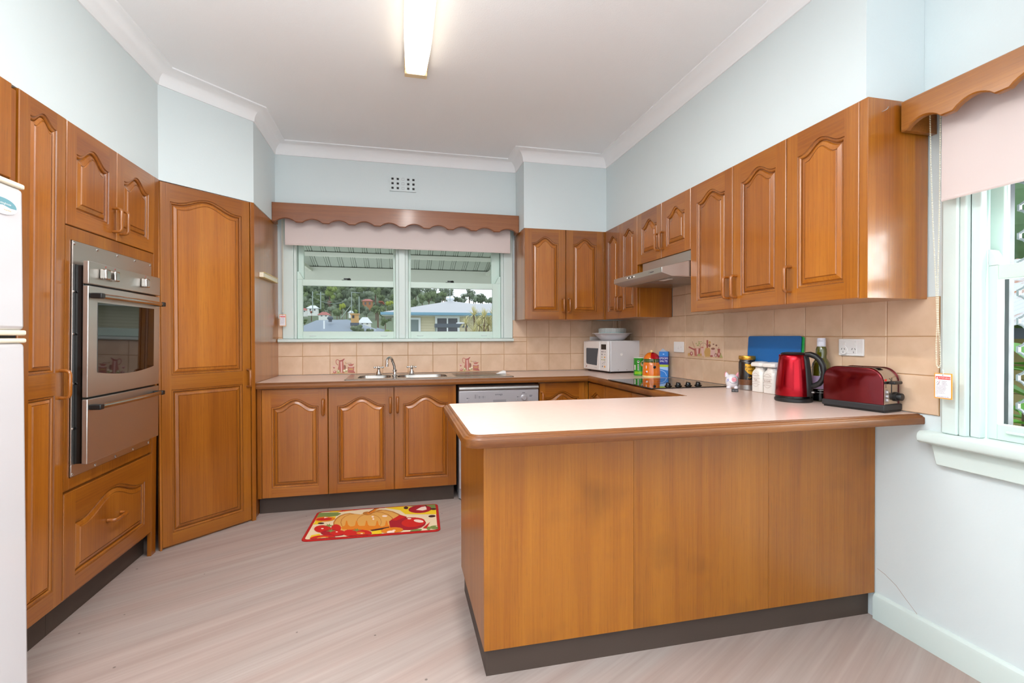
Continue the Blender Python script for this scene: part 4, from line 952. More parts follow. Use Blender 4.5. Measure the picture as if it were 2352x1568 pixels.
MB().prism(pl, [(.305, .190), (.382, .190), (.382, .232), (.305, .232)], 0, .001).build('display', 'black_gloss', cp, smooth=0)
m = MB()
for x, z, mi, r in ((.315, .172, 0, .008), (.335, .172, 0, .008), (.366, .172, 0, .007), (.318, .150, 0, .010), (.362, .150, 0, .006), (.318, .128, 1, .006), (.360, .128, 2, .009), (.314, .107, 1, .006), (.336, .107, 1, .006), (.360, .107, 1, .007), (.362, .09, 0, .006), (.342, .084, 0, .005), (.326, .075, 0, .005), (.356, .075, 0, .004), (.325, .053, 0, .009), (.360, .052, 2, .011)):
    m.disc(pl, x, z, r, r * .75, .0006, mi, 10)
m.build('print', ['grey_plastic', 'leaf_lime', 'tag_orange'], cp, fix=False, smooth=0)
sp = Plane((W_ + .0004, 0, 0), (0, 1, 0), (0, 0, 1), (1, 0, 0))
MB().lathe([(.011, 0), (.011, .001), (.007, .002), (.004, .0005), (0, .0005)], (W_ + .0002, .12, .15), 16, axis=(1, 0, 0)).build('side_plug', 'white_plastic', t)
for y in (.09, .17): MB().lathe([(.004, 0), (.002, .001)], (W_ + .0002, y, .026), 8, axis=(1, 0, 0)).build('screw', 'steel_dull', t)
def mw(u, v, z): return at(u, v, 'z', z)
bc = Vector((2.755, -.258, ZC + .2627))
t = thing('serving_bowl', 'wide white bowl standing on top of the microwave', 'bowl', bc)
MB().lathe([(0, 0), (.085, 0), (.10, .004), (.125, .030), (.150, .056), (.168, .058), (.168, .061), (.149, .060), (.122, .034), (.096, .009), (0, .006)], n=40, cap=False).build('dish', 'white_enamel', t, smooth=50)
t = thing('glass_bowl', 'cut glass bowl with teal base set inside the white bowl', 'bowl', bc + Vector((0, 0, .0095)))
MB().lathe([(0, 0), (.098, 0), (.103, .010), (.108, .055), (.105, .055), (.100, .012), (0, .006)], n=40, cap=False).build('base_glass', 'teal_glass', t, smooth=50)
MB().lathe([(.108, .0553), (.112, .092), (.109, .092), (.105, .0553)], n=40, cap=False).build('rim_glass', 'clear_glass', t, smooth=50)
m = MB()
for i in range(40):
    a = 2 * PI * i / 40; c, s_ = math.cos(a), math.sin(a); m.tube([(.110 * c, .110 * s_, .05), (.1135 * c, .1135 * s_, .088)], .0014, 5)
m.build('rib', 'clear_glass', t)

# power points and switch
def faceplate(t, pl, W, H):
    return MB().prism(pl, rrect(0, W, 0, H, .004, 3), 0, .008).build('plate', 'white_plastic', t, bevel=.002)
t = thing('power_point', 'white double power point on the tiles above the toaster', 'socket', (XR - TK - .0003, -2.258, 1.079))
pl = Plane((0, 0, 0), (0, -1, 0), (0, 0, 1), (-1, 0, 0)); faceplate(t, pl, .117, .073)
pf = Plane((-.0082, 0, 0), (0, -1, 0), (0, 0, 1), (-1, 0, 0))
MB().prism(pf, rrect(.010, .088, .008, .065, .006, 3), 0, .0015).build('inner_panel', 'white_plastic', t, bevel=.0008)
MB().prism(pf, [(.028 + .019 * math.cos(R(a)), .024 + .019 * math.sin(R(a))) for a in range(0, 360, 20)], .0016, .006).build('cover_plug', 'white_plastic', t, bevel=.001)
for x in (.028, .074):
    MB().prism(pf, rrect(x - .009, x + .009, .046, .061, .004, 3), .0017, .0035).build('rocker', 'white_plastic', t, bevel=.0008)
m = MB()
for x, h in ((.028, .0064), (.074, .0019)):
    for a, b, c, d_ in ((-.009, .026, -.005, .033), (.009, .026, .005, .033), (0, .012, 0, .019)): m.line(pf, [(x + a, b), (x + c, d_)], .0024, h)
m.build('slot', 'black', t, fix=False, smooth=0)
t = thing('wall_switch', 'single white isolator switch on the tiles behind the cooktop', 'switch', (XR - TK - .0003, -.937, 1.054))
faceplate(t, pl, .118, .074); MB().prism(pf, [(.055 + .016 * math.cos(R(a)), .037 + .016 * math.sin(R(a))) for a in range(0, 360, 20)], 0, .002).build('boss', 'white_plastic', t, bevel=.0008)
MB().prism(pf, rrect(.049, .061, .027, .047, .004, 3), .0021, .005).build('rocker', 'white_plastic', t, bevel=.001)
m = MB(); m.disc(pf, .092, .037, .002, .002, .0004); m.build('indicator', 'art_wine', t, fix=False, smooth=0)
t = thing('power_point', 'white power point half hidden behind the microwave', 'socket', (2.655, -TK - .0003, 1.092))
pb = Plane((0, 0, 0), (1, 0, 0), (0, 0, 1), (0, -1, 0)); faceplate(t, pb, .117, .073)
MB().prism(Plane((0, -.0083, 0), (1, 0, 0), (0, 0, 1), (0, -1, 0)), rrect(.02, .095, .01, .063, .006, 3), 0, .0015).build('inner_panel', 'white_plastic', t, bevel=.0008)

# ================================================================== THINGS ON THE WORKTOP
ZW = ZC + .0003
def cyl(pl_c, rad, face_dir):
    """survey of a cylinder wall: (angle degrees, height) -> point; angle 0 looks along face_dir"""
    a0 = math.atan2(face_dir[1], face_dir[0])
    return lambda a, z: Vector((pl_c[0] + rad * math.cos(a0 + R(a)), pl_c[1] + rad * math.sin(a0 + R(a)), pl_c[2] + z))
def wrap(m, cy, a0, a1, z0, z1, mi, n=10):
    """label band wrapped on a cylinder"""
    k = len(m.v); N = n + 1
    m.v += [tuple(cy(a0 + (a1 - a0) * i / n, z)) for z in (z0, z1) for i in range(N)]
    for i in range(n): m.f.append((k + i, k + i + 1, k + N + i + 1, k + N + i)); m.m.append(mi)
def wtext(m, cy, s_, a, z, h, mi, rad, sx=1.0):
    v, f, x0, x1, y0, y1 = text_mesh(s_); k = h / .7; c = (x0 + x1) / 2
    m.add([cy(a + math.degrees((x - c) * k * sx / rad), z + y * k) for x, y in v], f, mi)
def wdisc(m, cy, a, z, ra, rz, mi, n=16):
    m.add([cy(a + ra * math.cos(2 * PI * i / n), z + rz * math.sin(2 * PI * i / n)) for i in range(n)], [tuple(range(n))], mi)
def toward(p): return (CAM.x - p[0], CAM.y - p[1])

# green drink tin
p = (2.804, -.655); t = thing('drink_tin', 'green drink powder tin between the microwave and orange jar', 'tin', (*p, ZW)); r = .050
MB().lathe([(0, 0), (r, 0), (r + .001, .003), (r, .006), (r, .124), (r + .001, .127), (r, .131), (r - .004, .131), (r - .004, .127), (0, .127)], n=36).build('can', 'tin_green', t)
MB().lathe([(r + .0015, .1312), (r + .0015, .135), (r - .004, .137), (0, .137)], n=30).build('lid', 'white_plastic', t)
m = MB(); cy = cyl((0, 0, 0), r + .0006, toward(p)); cy2 = cyl((0, 0, 0), r + .0009, toward(p)); cy3 = cyl((0, 0, 0), r + .0012, toward(p))
wrap(m, cy, -55, 70, .010, .030, 1); wdisc(m, cy2, -18, .104, 9, .009, 2); wdisc(m, cy3, -18, .106, 6, .005, 5)
for i in range(5): wrap(m, cy2, -24, -13, .040 + i * .010, .045 + i * .010, 2, 3); wrap(m, cy2, -24, -13, .045 + i * .010, .050 + i * .010, 5, 3)
wrap(m, cy2, -62, -44, .042, .078, 4, 4)
for i in range(6): wrap(m, cy3, -60, -47, .046 + i * .005, .0475 + i * .005, 5, 3)
wdisc(m, cy, 26, .088, 26, .024, 3); wdisc(m, cy2, 30, .090, 24, .021, 2); wtext(m, cy3, 'MILO', 42, .082, .018, 5, r, 1.1)
m.build('print', ['tin_green', 'tin_lime', 'tag_white', 'tag_orange', 'white_ink', 'brown_ink'], t, fix=False, smooth=60)

# orange glazed clip jar
p = (2.800, -.830); t = thing('clip_jar', 'orange and red glazed ceramic jar with green band and metal clip', 'jar', (*p, ZW)); r = .064
MB().lathe([(0, 0), (.064, 0), (.066, .004), (.066, .012), (.0655, .012)], n=36).build('foot_ring', 'yellow_glaze', t)
MB().lathe([(.0655, .0121), (.0650, .04), (.0615, .085), (.0585, .104), (.0570, .107), (.0, .107)], n=40).build('body', 'orange_glaze', t, smooth=50)
MB().lathe([(.0575, .1072), (.0585, .110), (.0585, .116), (.0570, .1165), (.0570, .1185), (.0595, .119), (.0595, .132), (.0570, .133), (0, .133)], n=40).build('neck_band', 'green_glaze', t)
ld = MB(); n = 40; prof_ = [(.0595, .1332), (.058, .138), (.052, .150), (.043, .163), (.030, .174), (.014, .179), (0, .180)]
ld.lathe(prof_, n=n, cap=False); ld.m = [(0 if (2.3 < ((2 * PI * ((f[0] % n) + .5) / n)) < 4.15) else 1) for f in ld.f]
ld.build('lid', ['orange_glaze', 'red_glaze'], t, smooth=60)
MB().lathe([(0, .1802), (.009, .181), (.011, .187), (.008, .193), (0, .195)], n=16).build('lid_knob', 'yellow_glaze', t)
a = toward(p); an = math.atan2(a[1], a[0]) + R(18); d_ = Vector((math.cos(an), math.sin(an), 0)); sd = Vector((-d_.y, d_.x, 0))
c = MB()
for s_ in (-.008, .008): c.tube([d_ * .0605 + sd * s_ + Vector((0, 0, .128)), d_ * .064 + sd * s_ + Vector((0, 0, .105)), d_ * .066 + sd * s_ * .8 + Vector((0, 0, .078))], .0016, 6)
c.build('clip_wire', 'chrome', t); MB().lathe([(0, 0), (.010, 0), (.010, .003), (.007, .004), (0, .004)], tuple(d_ * .0655 + Vector((0, 0, .075))), 14, axis=d_).build('clip_tab', 'black_gloss', t)
MB().tube([(.060 * math.cos(R(i * 12)), .060 * math.sin(R(i * 12)), .1178) for i in range(30)], .0015, 5, closed=True).build('wire_ring', 'chrome', t)
m = MB(); cyb = lambda q_: cyl((0, 0, 0), q_, a)
wdisc(m, cyb(.0658), -35, .036, 5, .007, 1); wdisc(m, cyb(.0659), -30, .042, 6, .007, 0); wdisc(m, cyb(.0649), -34, .074, 2.5, .012, 0)
m.build('spot', ['white_ink', 'red_glaze'], t, fix=False)
MB().lathe([(0, .0), (.004, .0), (.004, .003), (0, .004)], tuple(d_ * .030 + Vector((0, 0, .1745))), 10, axis=(d_ + Vector((0, 0, 1.4)))).build('eye', 'black_gloss', t)

# salts carton
p = (2.8765, -.872); t = thing('salts_carton', 'open blue carton of Epsom salts behind the orange jar', 'carton', (*p, ZW), R(-38)); hw = .031
m = MB(); zs = [0, .075, .092, .150, .185]; mi_ = [2, 3, 1, 0]
for i in range(4): m.box(-hw, hw, -hw, hw, zs[i] + (.0 if i else 0), zs[i + 1], mi_[i])
m.build('box', ['carton_blue', 'carton_navy', 'carton_blue', 'carton_lime'], t, smooth=0)
m = MB()
for s_, rt in ((1, 0), (1, -90)):
    q_ = Matrix.Rotation(R(rt), 3, 'Z'); pl = Plane(q_ @ Vector((0, -hw - .0004, 0)), q_ @ Vector((1, 0, 0)), (0, 0, 1), q_ @ Vector((0, -1, 0)))
    m.text(pl, 'EPSOM', 0, .131, .0135, .0002, 1, sx=1.0).text(pl, 'SALTS', 0, .111, .0135, .0002, 1, sx=1.05)
    m.poly(pl, [(-hw, .062), (hw, .050), (hw, .075), (-hw, .075)], .0001, 0)
    m.line(pl, [(-.03 + .05 * math.sin(R(u)), .052 - .04 * (1 - math.cos(R(u)))) for u in range(0, 91, 15)], .004, .0003, 0); m.disc(pl, 0, .167, .006, .004, .0002, 0, 10)
m.build('print', ['carton_pale', 'white_ink'], t, fix=False, smooth=0)
MB().rings([[(-.03, -.02, .1852), (.02, -.025, .1852), (.025, .02, .1852), (-.025, .022, .1852)], [(-.02, -.004, .196), (.0, -.01, .199), (.004, .006, .197), (-.018, .008, .195)], [(-.012, 0, .206), (-.008, -.002, .207), (-.007, .002, .206), (-.011, .003, .205)]], 0, True, False, True).build('inner_bag', 'bag_clear', t)

# piggy bank
p = (2.845, -1.645); t = thing('piggy_bank', 'small white ceramic pig with pink snout and ears', 'figurine', (*p, ZW), math.atan2(toward(p)[1], toward(p)[0]) + PI / 2 + R(6))
# local -y faces the camera
m = MB()
prof_ = [(.0, .006), (.022, .006), (.031, .016), (.0355, .032), (.0355, .046), (.032, .060), (.024, .072), (.012, .079), (0, .080)]
m.lathe(prof_, n=28); m.build('body', 'pig', t, smooth=80)
for x in (-.019, .019): MB().lathe([(0, 0), (.012, 0), (.0135, .006), (.011, .014), (0, .015)], (x, -.016, 0), 14).build('foot', 'pig', t, smooth=80)
MB().lathe([(.0, -.001), (.0125, -.001), (.013, .004), (.011, .008), (0, .009)], (.006, -.0325, .052), 18, axis=(0, -1, 0)).build('snout', 'pink', t)
for x in (-1, 1):
    e_ = MB(); c = Vector((x * .026, -.004, .066)); tip = Vector((x * .034, -.006, .094))
    e_.lathe([(.012, 0), (.012, .008), (.008, .019), (.003, .027), (0, .028)], tuple(c), 12, axis=tip - c, sy=.5); e_.build('ear', 'pig' if x < 0 else 'pink', t, smooth=80)
MB().tube([(-.034 - .004, -.006, .068), (-.037, -.008, .086), (-.031, -.008, .094)], .0022, 6).build('ear_rim', 'pink', t)
k = MB()
for x in (.0, .013): k.lathe([(0, 0), (.0017, 0), (0, .0012)], (x, -.0275 - (.0005 if x else 0), .0655), 8, axis=(0, -1, .5))
for x in (.002, .010): k.lathe([(0, 0), (.0016, 0), (0, .0006)], (x, -.0415, .0525), 8, axis=(0, -1, 0))
k.tube([(-.017, -.0312, .040), (-.010, -.0345, .0335), (.0, -.0361, .0305), (.012, -.0345, .0325), (.020, -.0300, .038)], .0008, 5)
k.build('face_line', 'ink', t)
k = MB()
for x, z in ((-.026, .050), (-.022, .045), (-.028, .042), (-.023, .053)): k.lathe([(0, 0), (.0024, 0), (0, .001)], (x, -.0252 - (x + .028) * .5, z), 8, axis=(-.7, -.7, 0))
k.build('dot', 'blue_dot', t)
p = (2.738, -1.805); t = thing('name_tag', 'tiny black plastic tag with grey lettering in front of the pig', 'tag', (*p, ZW), math.atan2(toward(p)[1], toward(p)[0]) + PI / 2)
MB().box(-.0165, .0165, -.004, .004, 0, .0165).build('block', 'black', t, bevel=.001)
m = MB(); pl = Plane((0, -.0042, 0), (1, 0, 0), (0, 0, 1), (0, -1, 0))

for i, x in enumerate((-.012, -.008, -.005, .001, .005, .008, .012)): m.line(pl, [(x - .0013, .0065), (x + .0013, .0065)], .003 + .0006 * (i % 3), .0001)
m.line(pl, [(-.0155, .0125), (.0155, .0125)], .001, .0001); m.build('lettering', 'grey_plastic', t, fix=False, smooth=0)

# coffee jar
p = (2.8755, -1.728); t = thing('coffee_jar', 'dark glass coffee jar with gold lid and gold label', 'jar', (*p, ZW)); t.scale = (.92, .92, 1); r = .047
MB().lathe([(0, 0), (.043, 0), (r, .004), (r, .028), (r, .028)], n=32, cap=False).build('glass_base', 'steel_dull', t)
MB().lathe([(r, .0283), (r, .058), (0, .058)], n=32).build('coffee_granules', 'beans', t)
MB().lathe([(r, .0583), (r, .150), (r - .003, .158), (.042, .162), (.042, .166), (0, .166)], n=32).build('jar_body', 'coffee', t)
MB().lathe([(.0465, .1662), (.0475, .169), (.0475, .184), (.0455, .187), (0, .1875)], n=36).build('lid', 'gold_lid', t)
m = MB(); cy = cyl((0, 0, 0), r + .0005, toward(p)); cy2 = cyl((0, 0, 0), r + .0009, toward(p))
def shield(c_, a0, a1, z0, zm, z1, mi):
    k = len(m.v); n = 12
    for i in range(n + 1):
        u = i / n; a_ = a0 + (a1 - a0) * u; lo = z0 + (zm - z0) * abs(2 * u - 1) ** 2
        m.v += [tuple(c_(a_, lo)), tuple(c_(a_, z1))]
    for i in range(n): m.f.append((k + 2 * i, k + 2 * i + 2, k + 2 * i + 3, k + 2 * i + 1)); m.m.append(mi)
shield(cy, -14, 72, .086, .112, .144, 0)
wtext(m, cy2, 'Robert', 22, .121, .0135, 1, r, 1.05); wtext(m, cy2, 'Timms', 22, .103, .0135, 1, r, 1.05); wtext(m, cy2, 'Full', 14, .066, .008, 0, r); wrap(m, cy2, 5, 45, .1415, .1475, 1)
m.build('label', ['gold_label', 'coffee'], t, fix=False, smooth=60)

# tea and sugar canisters
def canister(word, label, y):
    t = thing('canister', label, 'canister', (2.844, y, ZW), R(-90), 'white storage canisters')
    W_, D_, H_ = .075, .070, .132
    m = MB(); c = .012
    def sec_(i, z): return [(i + c, i, z), (W_ - i - c, i, z), (W_ - i, i + c, z), (W_ - i, D_ - i - c, z), (W_ - i - c, D_ - i, z), (i + c, D_ - i, z), (i, D_ - i - c, z), (i, i + c, z)]
    m.rings([sec_(.001, 0), sec_(0, .003), sec_(0, .094), sec_(.002, .106), sec_(.008, .117), sec_(.011, .120), sec_(.011, H_)], 0, True, True, True); m.build('body', 'ceramic', t, bevel=.003, smooth=35)
    MB().rings([sec_(.008, H_ + .0003), sec_(-.003, H_ + .003), sec_(-.005, H_ + .012), sec_(-.002, H_ + .022), sec_(.010, H_ + .028), sec_(.03, H_ + .030)], 0, True, True, True).build('lid', 'ceramic', t, bevel=.003, seg=3, smooth=60)
    MB().prism(Plane((W_ / 2, D_ / 2, H_ - .001), (1, 0, 0), (0, 1, 0), (0, 0, 1)), rrect(-.028, .028, -.026, .026, .008, 3), 0, .0012).build('seal', 'rubber', t)
    pl = Plane((W_ / 2, -.0003, 0), (1, 0, 0), (0, 0, 1), (0, -1, 0)); m = MB()
    m.text(pl, word, 0, .058, .0115, .0002, 0, sx=.85)
    for z in (.0535, .0735): m.line(pl, [(-.032, z), (.032, z)], .0009, .0002)
    for sg, zc_ in ((1, .083), (-1, .046)):
        for i in range(-6, 7):
            x = i * .0043; z = zc_ + sg * (.0055 - abs(i) * .0002 - .004 * (abs(i) / 6) ** 2 * -1 - .004)
            m.disc(pl, x, z + sg * .0018 * (i % 2), .0017, .0011, .0002, 0, 7, R(40 * (i % 3)))
        m.line(pl, [(.024 * math.sin(R(u)), .064 + sg * (.012 + .023 * math.cos(R(u)))) for u in range(-55, 56, 10)], .0010, .0002)
    m.build('print', 'art_brown', t, fix=False, smooth=0)
    k = MB()
    for i in range(-5, 6): k.lathe([(0, 0), (.0014, 0), (.0009, .0008), (0, .001)], (W_ / 2 + i * .0048, -.0001, .107 - .00035 * i * i), 6, axis=(0, -1, .2))
    k.build('embossed_dot', 'ceramic', t)
canister('TEA', 'white ceramic canister marked TEA beside the coffee jar', -1.792)
canister('SUGAR', 'white ceramic canister marked SUGAR beside the red kettle', -1.876)

# chopping boards against the tiles
for nm, lab, mat_, dx, y0_, y1_, zt2 in (('chopping_board', 'blue plastic chopping board leaning on the tiles behind the canisters', 'board_blue', 0, -1.70, -2.062, 1.166), ('chopping_board', 'green plastic chopping board mostly hidden behind the blue one', 'board_green', .0075, -1.705, -2.072, 1.1625)):
    t = thing(nm, lab, 'chopping board', (2.8925 + dx, (y0_ + y1_) / 2, ZW))
    hw = (y0_ - y1_) / 2; hgt = zt2 - ZW; tilt = .016
    pl = Plane((0, 0, 0), (0, -1, 0), (tilt, 0, hgt), (-hgt, 0, tilt)); b = MB().prism(pl, rrect(-hw, hw, .001, hgt, .012, 5), -.0025, .003).build('sheet', mat_, t, bevel=.0012)

# kettle
p = (2.754, -2.175); ka = math.atan2(_R.y, _R.x)
t = thing('kettle', 'shiny red metal electric kettle with black handle and base', 'kettle', (*p, ZW), ka - R(52)); t.scale = (.895, .895, .985)
# local +x points to the handle side
MB().lathe([(0, 0), (.082, 0), (.0855, .004), (.0855, .013), (.080, .019), (.0, .019)], n=40).build('power_base', 'black', t)
MB().lathe([(.0815, .0193), (.083, .0193), (.083, .027), (.0, .027)], n=40).build('bottom_ring', 'black_gloss', t)
MB().lathe([(.0, .0273), (.0815, .0273), (.0825, .032), (.0795, .080), (.0735, .140), (.0665, .190), (.0625, .206), (.058, .213), (.0, .213)], n=56).build('body', 'red_metal', t, smooth=60)
MB().lathe([(.0, .2133), (.050, .2133), (.052, .217), (.047, .222), (.030, .2245), (0, .225)], n=36, sx=1.12).build('lid', 'black', t)
MB().rings([[(x, y * w_, z) for y in (-1, 1)] for x, w_, z in ((-.056, .016, .213), (-.066, .010, .2125), (-.066, .012, .19))], 0, False).build('spout', 'red_metal', t, thin=.002)
# handle spine and D loop
m = MB(); sp_ = [(.083, .028), (.0805, .08), (.0745, .14), (.0675, .19), (.063, .209)]
for (r0, z0), (r1, z1) in zip(sp_[:-1], sp_[1:]): pass
m.rings([[( (r_ + .0015) * math.cos(R(a)) + .004 * (1 - abs(a) / 24), (r_ + .0015) * math.sin(R(a)), z) for a in (-24, -16, -8, 0, 8, 16, 24)] for r_, z in sp_], 0, False); m.build('spine', 'rubber', t, thin=.003)
L = [(.056, 0, .215), (.078, 0, .2155), (.101, 0, .208), (.120, 0, .191), (.1335, 0, .165), (.138, 0, .135), (.1335, 0, .108), (.118, 0, .088), (.099, 0, .078), (.080, 0, .073)]
MB().tube(L, [.012, .015, .0155, .0155, .0155, .015, .015, .015, .014, .012], 12, flat=.85, up=(0, 1, 0)).build('handle', 'black', t, smooth=60)
MB().prism(Plane((.0865, 0, 0), (0, 1, 0), (-.105, 0, .99)), rrect(-.006, .006, .085, .160, .0058, 4), 0, .0022).build('water_gauge', 'clear_glass', t)
MB().box(.083, .098, -.009, .009, .043, .050).build('switch', 'steel_dull', t, bevel=.002)
MB().box(.070, .082, -.010, .010, .2135, .2185).build('lid_button', 'black_gloss', t, bevel=.002)

# bottle
p = (2.876, -2.205); t = thing('wine_bottle', 'dark green glass bottle with white cap and lilac label behind kettle', 'bottle', (*p, ZW)); t.scale = (.95, .95, .94); r = .0385
MB().lathe([(0, 0), (r - .004, 0), (r, .005), (r, .128), (.0385, .165), (.036, .182), (.028, .197), (.0225, .206), (.0215, .216), (.0235, .230), (.0225, .250), (.0185, .262), (.0, .262)], n=36).build('glass_body', 'bottle_green', t, smooth=60)
m = MB().lathe([(.0175, .2623), (.0182, .264), (.0182, .286), (.0176, .287), (.0182, .288), (.0182, .300), (.0170, .303), (0, .303)], n=28); m.build('cap', 'bottle_cap', t)
m = MB(); cy = cyl((0, 0, 0), r + .0005, toward(p)); cy2 = cyl((0, 0, 0), r + .0008, toward(p))
wrap(m, cy, -90, 90, .060, .122, 0, 16); wrap(m, cy, -90, 90, .004, .058, 1, 16)
k = len(m.v); pts = [(-14, .072), (0, .078), (10, .094), (3, .108), (-10, .116), (-26, .094)]; m.add([cy2(a_, z) for a_, z in pts], [tuple(range(len(pts)))], 2); wrap(m, cy2, -20, 15, .053, .055, 3, 6); wrap(m, cy2, -30, 40, .042, .043, 3, 6)
m.build('label', ['lilac', 'black_gloss', 'leaf_dark', 'white_ink'], t, fix=False, smooth=60)

# toaster
p0 = Vector((2.757, -2.322, 0)); p1 = Vector((2.803, -2.556, 0)); d_ = (p1 - p0); L_ = d_.length; rz = math.atan2(d_.y, d_.x)
t = thing('toaster', 'dark red long-slot toaster with steel end, black base and knob', 'toaster', (p0.x, p0.y, ZW), rz)
W_ = .120; H_ = .170
# local x along the long side to the steel end, y across towards the wall
MB().box(.006, L_ - .002, .006, W_ - .006, .0, .006).build('feet', 'black', t, smooth=0)
MB().box(0, L_, 0, W_, .006, .030).build('base', 'rubber', t, bevel=.004)
def arch(y, i=0.0, r=.055):
    x0, x1, z0, z1 = .004 + i, L_ - .006 - i, .0303, H_ - i; pts = [(x0, y, z0), (x1, y, z0)]
    for k in range(9): a = R(90 * k / 8); pts.append((x1 - r + r * math.cos(a), y, z1 - r + r * math.sin(a)))
    for k in range(9): a = R(90 + 90 * k / 8); pts.append((x0 + r + r * math.cos(a), y, z1 - r + r * math.sin(a)))
    return pts
MB().rings([arch(.010, .003), arch(W_ - .010, .003)], 0, True, True, True).build('steel_shell', 'steel', t, smooth=40)
for y0_, y1_ in ((.0018, .0096), (W_ - .0018, W_ - .0096)):
    MB().rings([arch(y0_, .004), arch(y0_ + (y1_ - y0_) * .35, .0008), arch(y1_, .0)], 0, True, True, True).build('side_panel', 'dark_red_metal', t, smooth=50)
for y0_ in (.0098, W_ - .0122): MB().rings([arch(y0_, -.0006), arch(y0_ + .0024, -.0006)], 0, True).build('edge_trim', 'chrome', t, smooth=50)
MB().box(.035, L_ - .04, W_ / 2 - .016, W_ / 2 + .016, H_ - .0032, H_ - .0022).build('slot', 'black', t, smooth=0)
MB().box(L_ - .0088, L_ - .0078, W_ / 2 + .002, W_ / 2 + .0052, .064, .132).build('lever_slot', 'black', t, smooth=0)
MB().box(L_ - .0075, L_ + .016, W_ / 2 - .022, W_ / 2 + .030, .108, .120).build('lever', 'black', t, bevel=.004)
MB().lathe([(0, 0), (.018, 0), (.018, .006), (.0145, .008), (.0140, .022), (.0125, .024), (0, .024)], (L_ - .0085, W_ - .030, .058), 24, axis=(1, 0, 0)).build('knob', 'black', t)
MB().prism(Plane((L_ - .0089, .030, 0), (0, 1, 0), (0, 0, 1), (1, 0, 0)), [(-.014, .034), (.012, .034), (.017, .050), (.013, .075), (.004, .088), (-.014, .088)], 0, .0012).build('button_panel', 'steel_dull', t, smooth=0)
for z in (.047, .062, .078): MB().lathe([(0, 0), (.0062, 0), (.0062, .004), (.0045, .006), (0, .006)], (L_ - .0075, .028, z), 14, axis=(1, 0, 0)).build('button', 'silver_paint', t)
m = MB(); pl = Plane((L_ - .0086, .028, 0), (0, 1, 0), (0, 0, 1), (1, 0, 0)); m.disc(pl, -.004, .124, .008, .004, 0, 1)
for i in range(8): m.line(pl, [(-.010, .096 + i * .0028), (.004 - i * .0006, .096 + i * .0028)], .0008, 0, 0)
m.build('print', ['ink', 'tag_red'], t, fix=False, smooth=0)

# ================================================================== FLOOR MAT
rc = Vector((.862, -.867, 0)); t = thing('floor_mat', 'red-bordered kitchen mat printed with pumpkin, tomatoes and peppers', 'mat', (*rc[:2], .0005), R(-2.2))
gp = Plane((0, 0, 0), (1, 0, 0), (0, 1, 0))
MB().prism(gp, rrect(-.395, .395, -.237, .237, .035, 6), 0, .006).build('mat_base', 'rug_red', t, bevel=.002)
# outline of the print, drawn in the photo crop and laid on the mat
mm = wmat(t).inverted()
fz = lambda x, y: mm @ at(680 + x / 6.533, 1130 + y / 6.533, 'z', .0077)
RUG = ['rug_cream', 'rug_yellow', 'rug_gold', 'rug_orange', 'rug_green', 'rug_dark', 'rug_tomato', 'rug_crimson', 'rug_pale', 'rug_brown']
k = Ink(fz, (0, 0, 1)); k.h = 0
bo = rrect(-.377, .377, -.219, .219, .022, 5); k.m.add([(x, y, .0068) for x, y in bo], [tuple(range(len(bo)))], 0)
k.poly([(1330, 225), (1640, 205), (2105, 250), (2120, 330), (1640, 330), (1560, 270)], 1).poly([(520, 280), (700, 262), (640, 300), (500, 300)], 1).poly([(290, 390), (600, 360), (590, 390), (270, 480)], 1).poly([(250, 470), (330, 450), (340, 480), (250, 485)], 1)
k.poly([(1640, 190), (2085, 172), (2105, 245), (1960, 250), (1760, 215)], 4).poly([(305, 312), (620, 303), (680, 320), (620, 355), (300, 390), (285, 385)], 4).poly([(610, 300), (700, 262), (1010, 235), (880, 272)], 6).poly([(700, 285), (850, 255), (870, 270), (720, 292)], 3)
k.disc(1860, 255, 175, 58, 7, -3).disc(1650, 235, 35, 20, 5).poly([(1800, 265), (1880, 222), (1950, 210), (1960, 260), (1900, 275)], 8).poly([(1930, 190), (1965, 200), (1950, 225)], 5).disc(2040, 360, 55, 18, 5, -4).disc(2060, 253, 50, 14, 5)
k.disc(430, 405, 160, 38, 3, -2).disc(420, 405, 120, 22, 6, -2).disc(375, 467, 50, 12, 5).poly([(430, 372), (480, 378), (420, 392)], 8)
# pumpkin: back lobes first
k.disc(1330, 405, 300, 140, 9, 6).disc(760, 450, 210, 130, 9, -14).disc(1310, 405, 285, 132, 2, 6).disc(770, 455, 200, 125, 2, -14).disc(1180, 440, 290, 150, 9).disc(1170, 440, 283, 145, 2).disc(880, 455, 215, 130, 9).disc(885, 455, 208, 126, 2).disc(1095, 450, 190, 122, 9).disc(1095, 450, 182, 117, 2)
for x in (760, 910, 1060, 1220, 1360): k.poly([(x - 10, 430), (x + 6, 430), (x + 20, 490), (x + 70, 530), (x + 30, 560), (x - 60, 560), (x - 90, 530), (x - 25, 500)], 3)
k.disc(1050, 540, 330, 34, 3)
for x, y, w_ in ((1150, 370, 18), (1160, 405, 14), (1330, 360, 40)): k.disc(x, y, w_, 14, 8)
k.disc(1070, 320, 70, 28, 9).poly([(1060, 320), (1100, 290), (1200, 228), (1270, 236), (1210, 260), (1150, 310), (1100, 340)], 3).line([(1090, 310), (1180, 250), (1250, 238)], 8, 5).line([(1100, 330), (1180, 300), (1290, 270)], 14, 9)
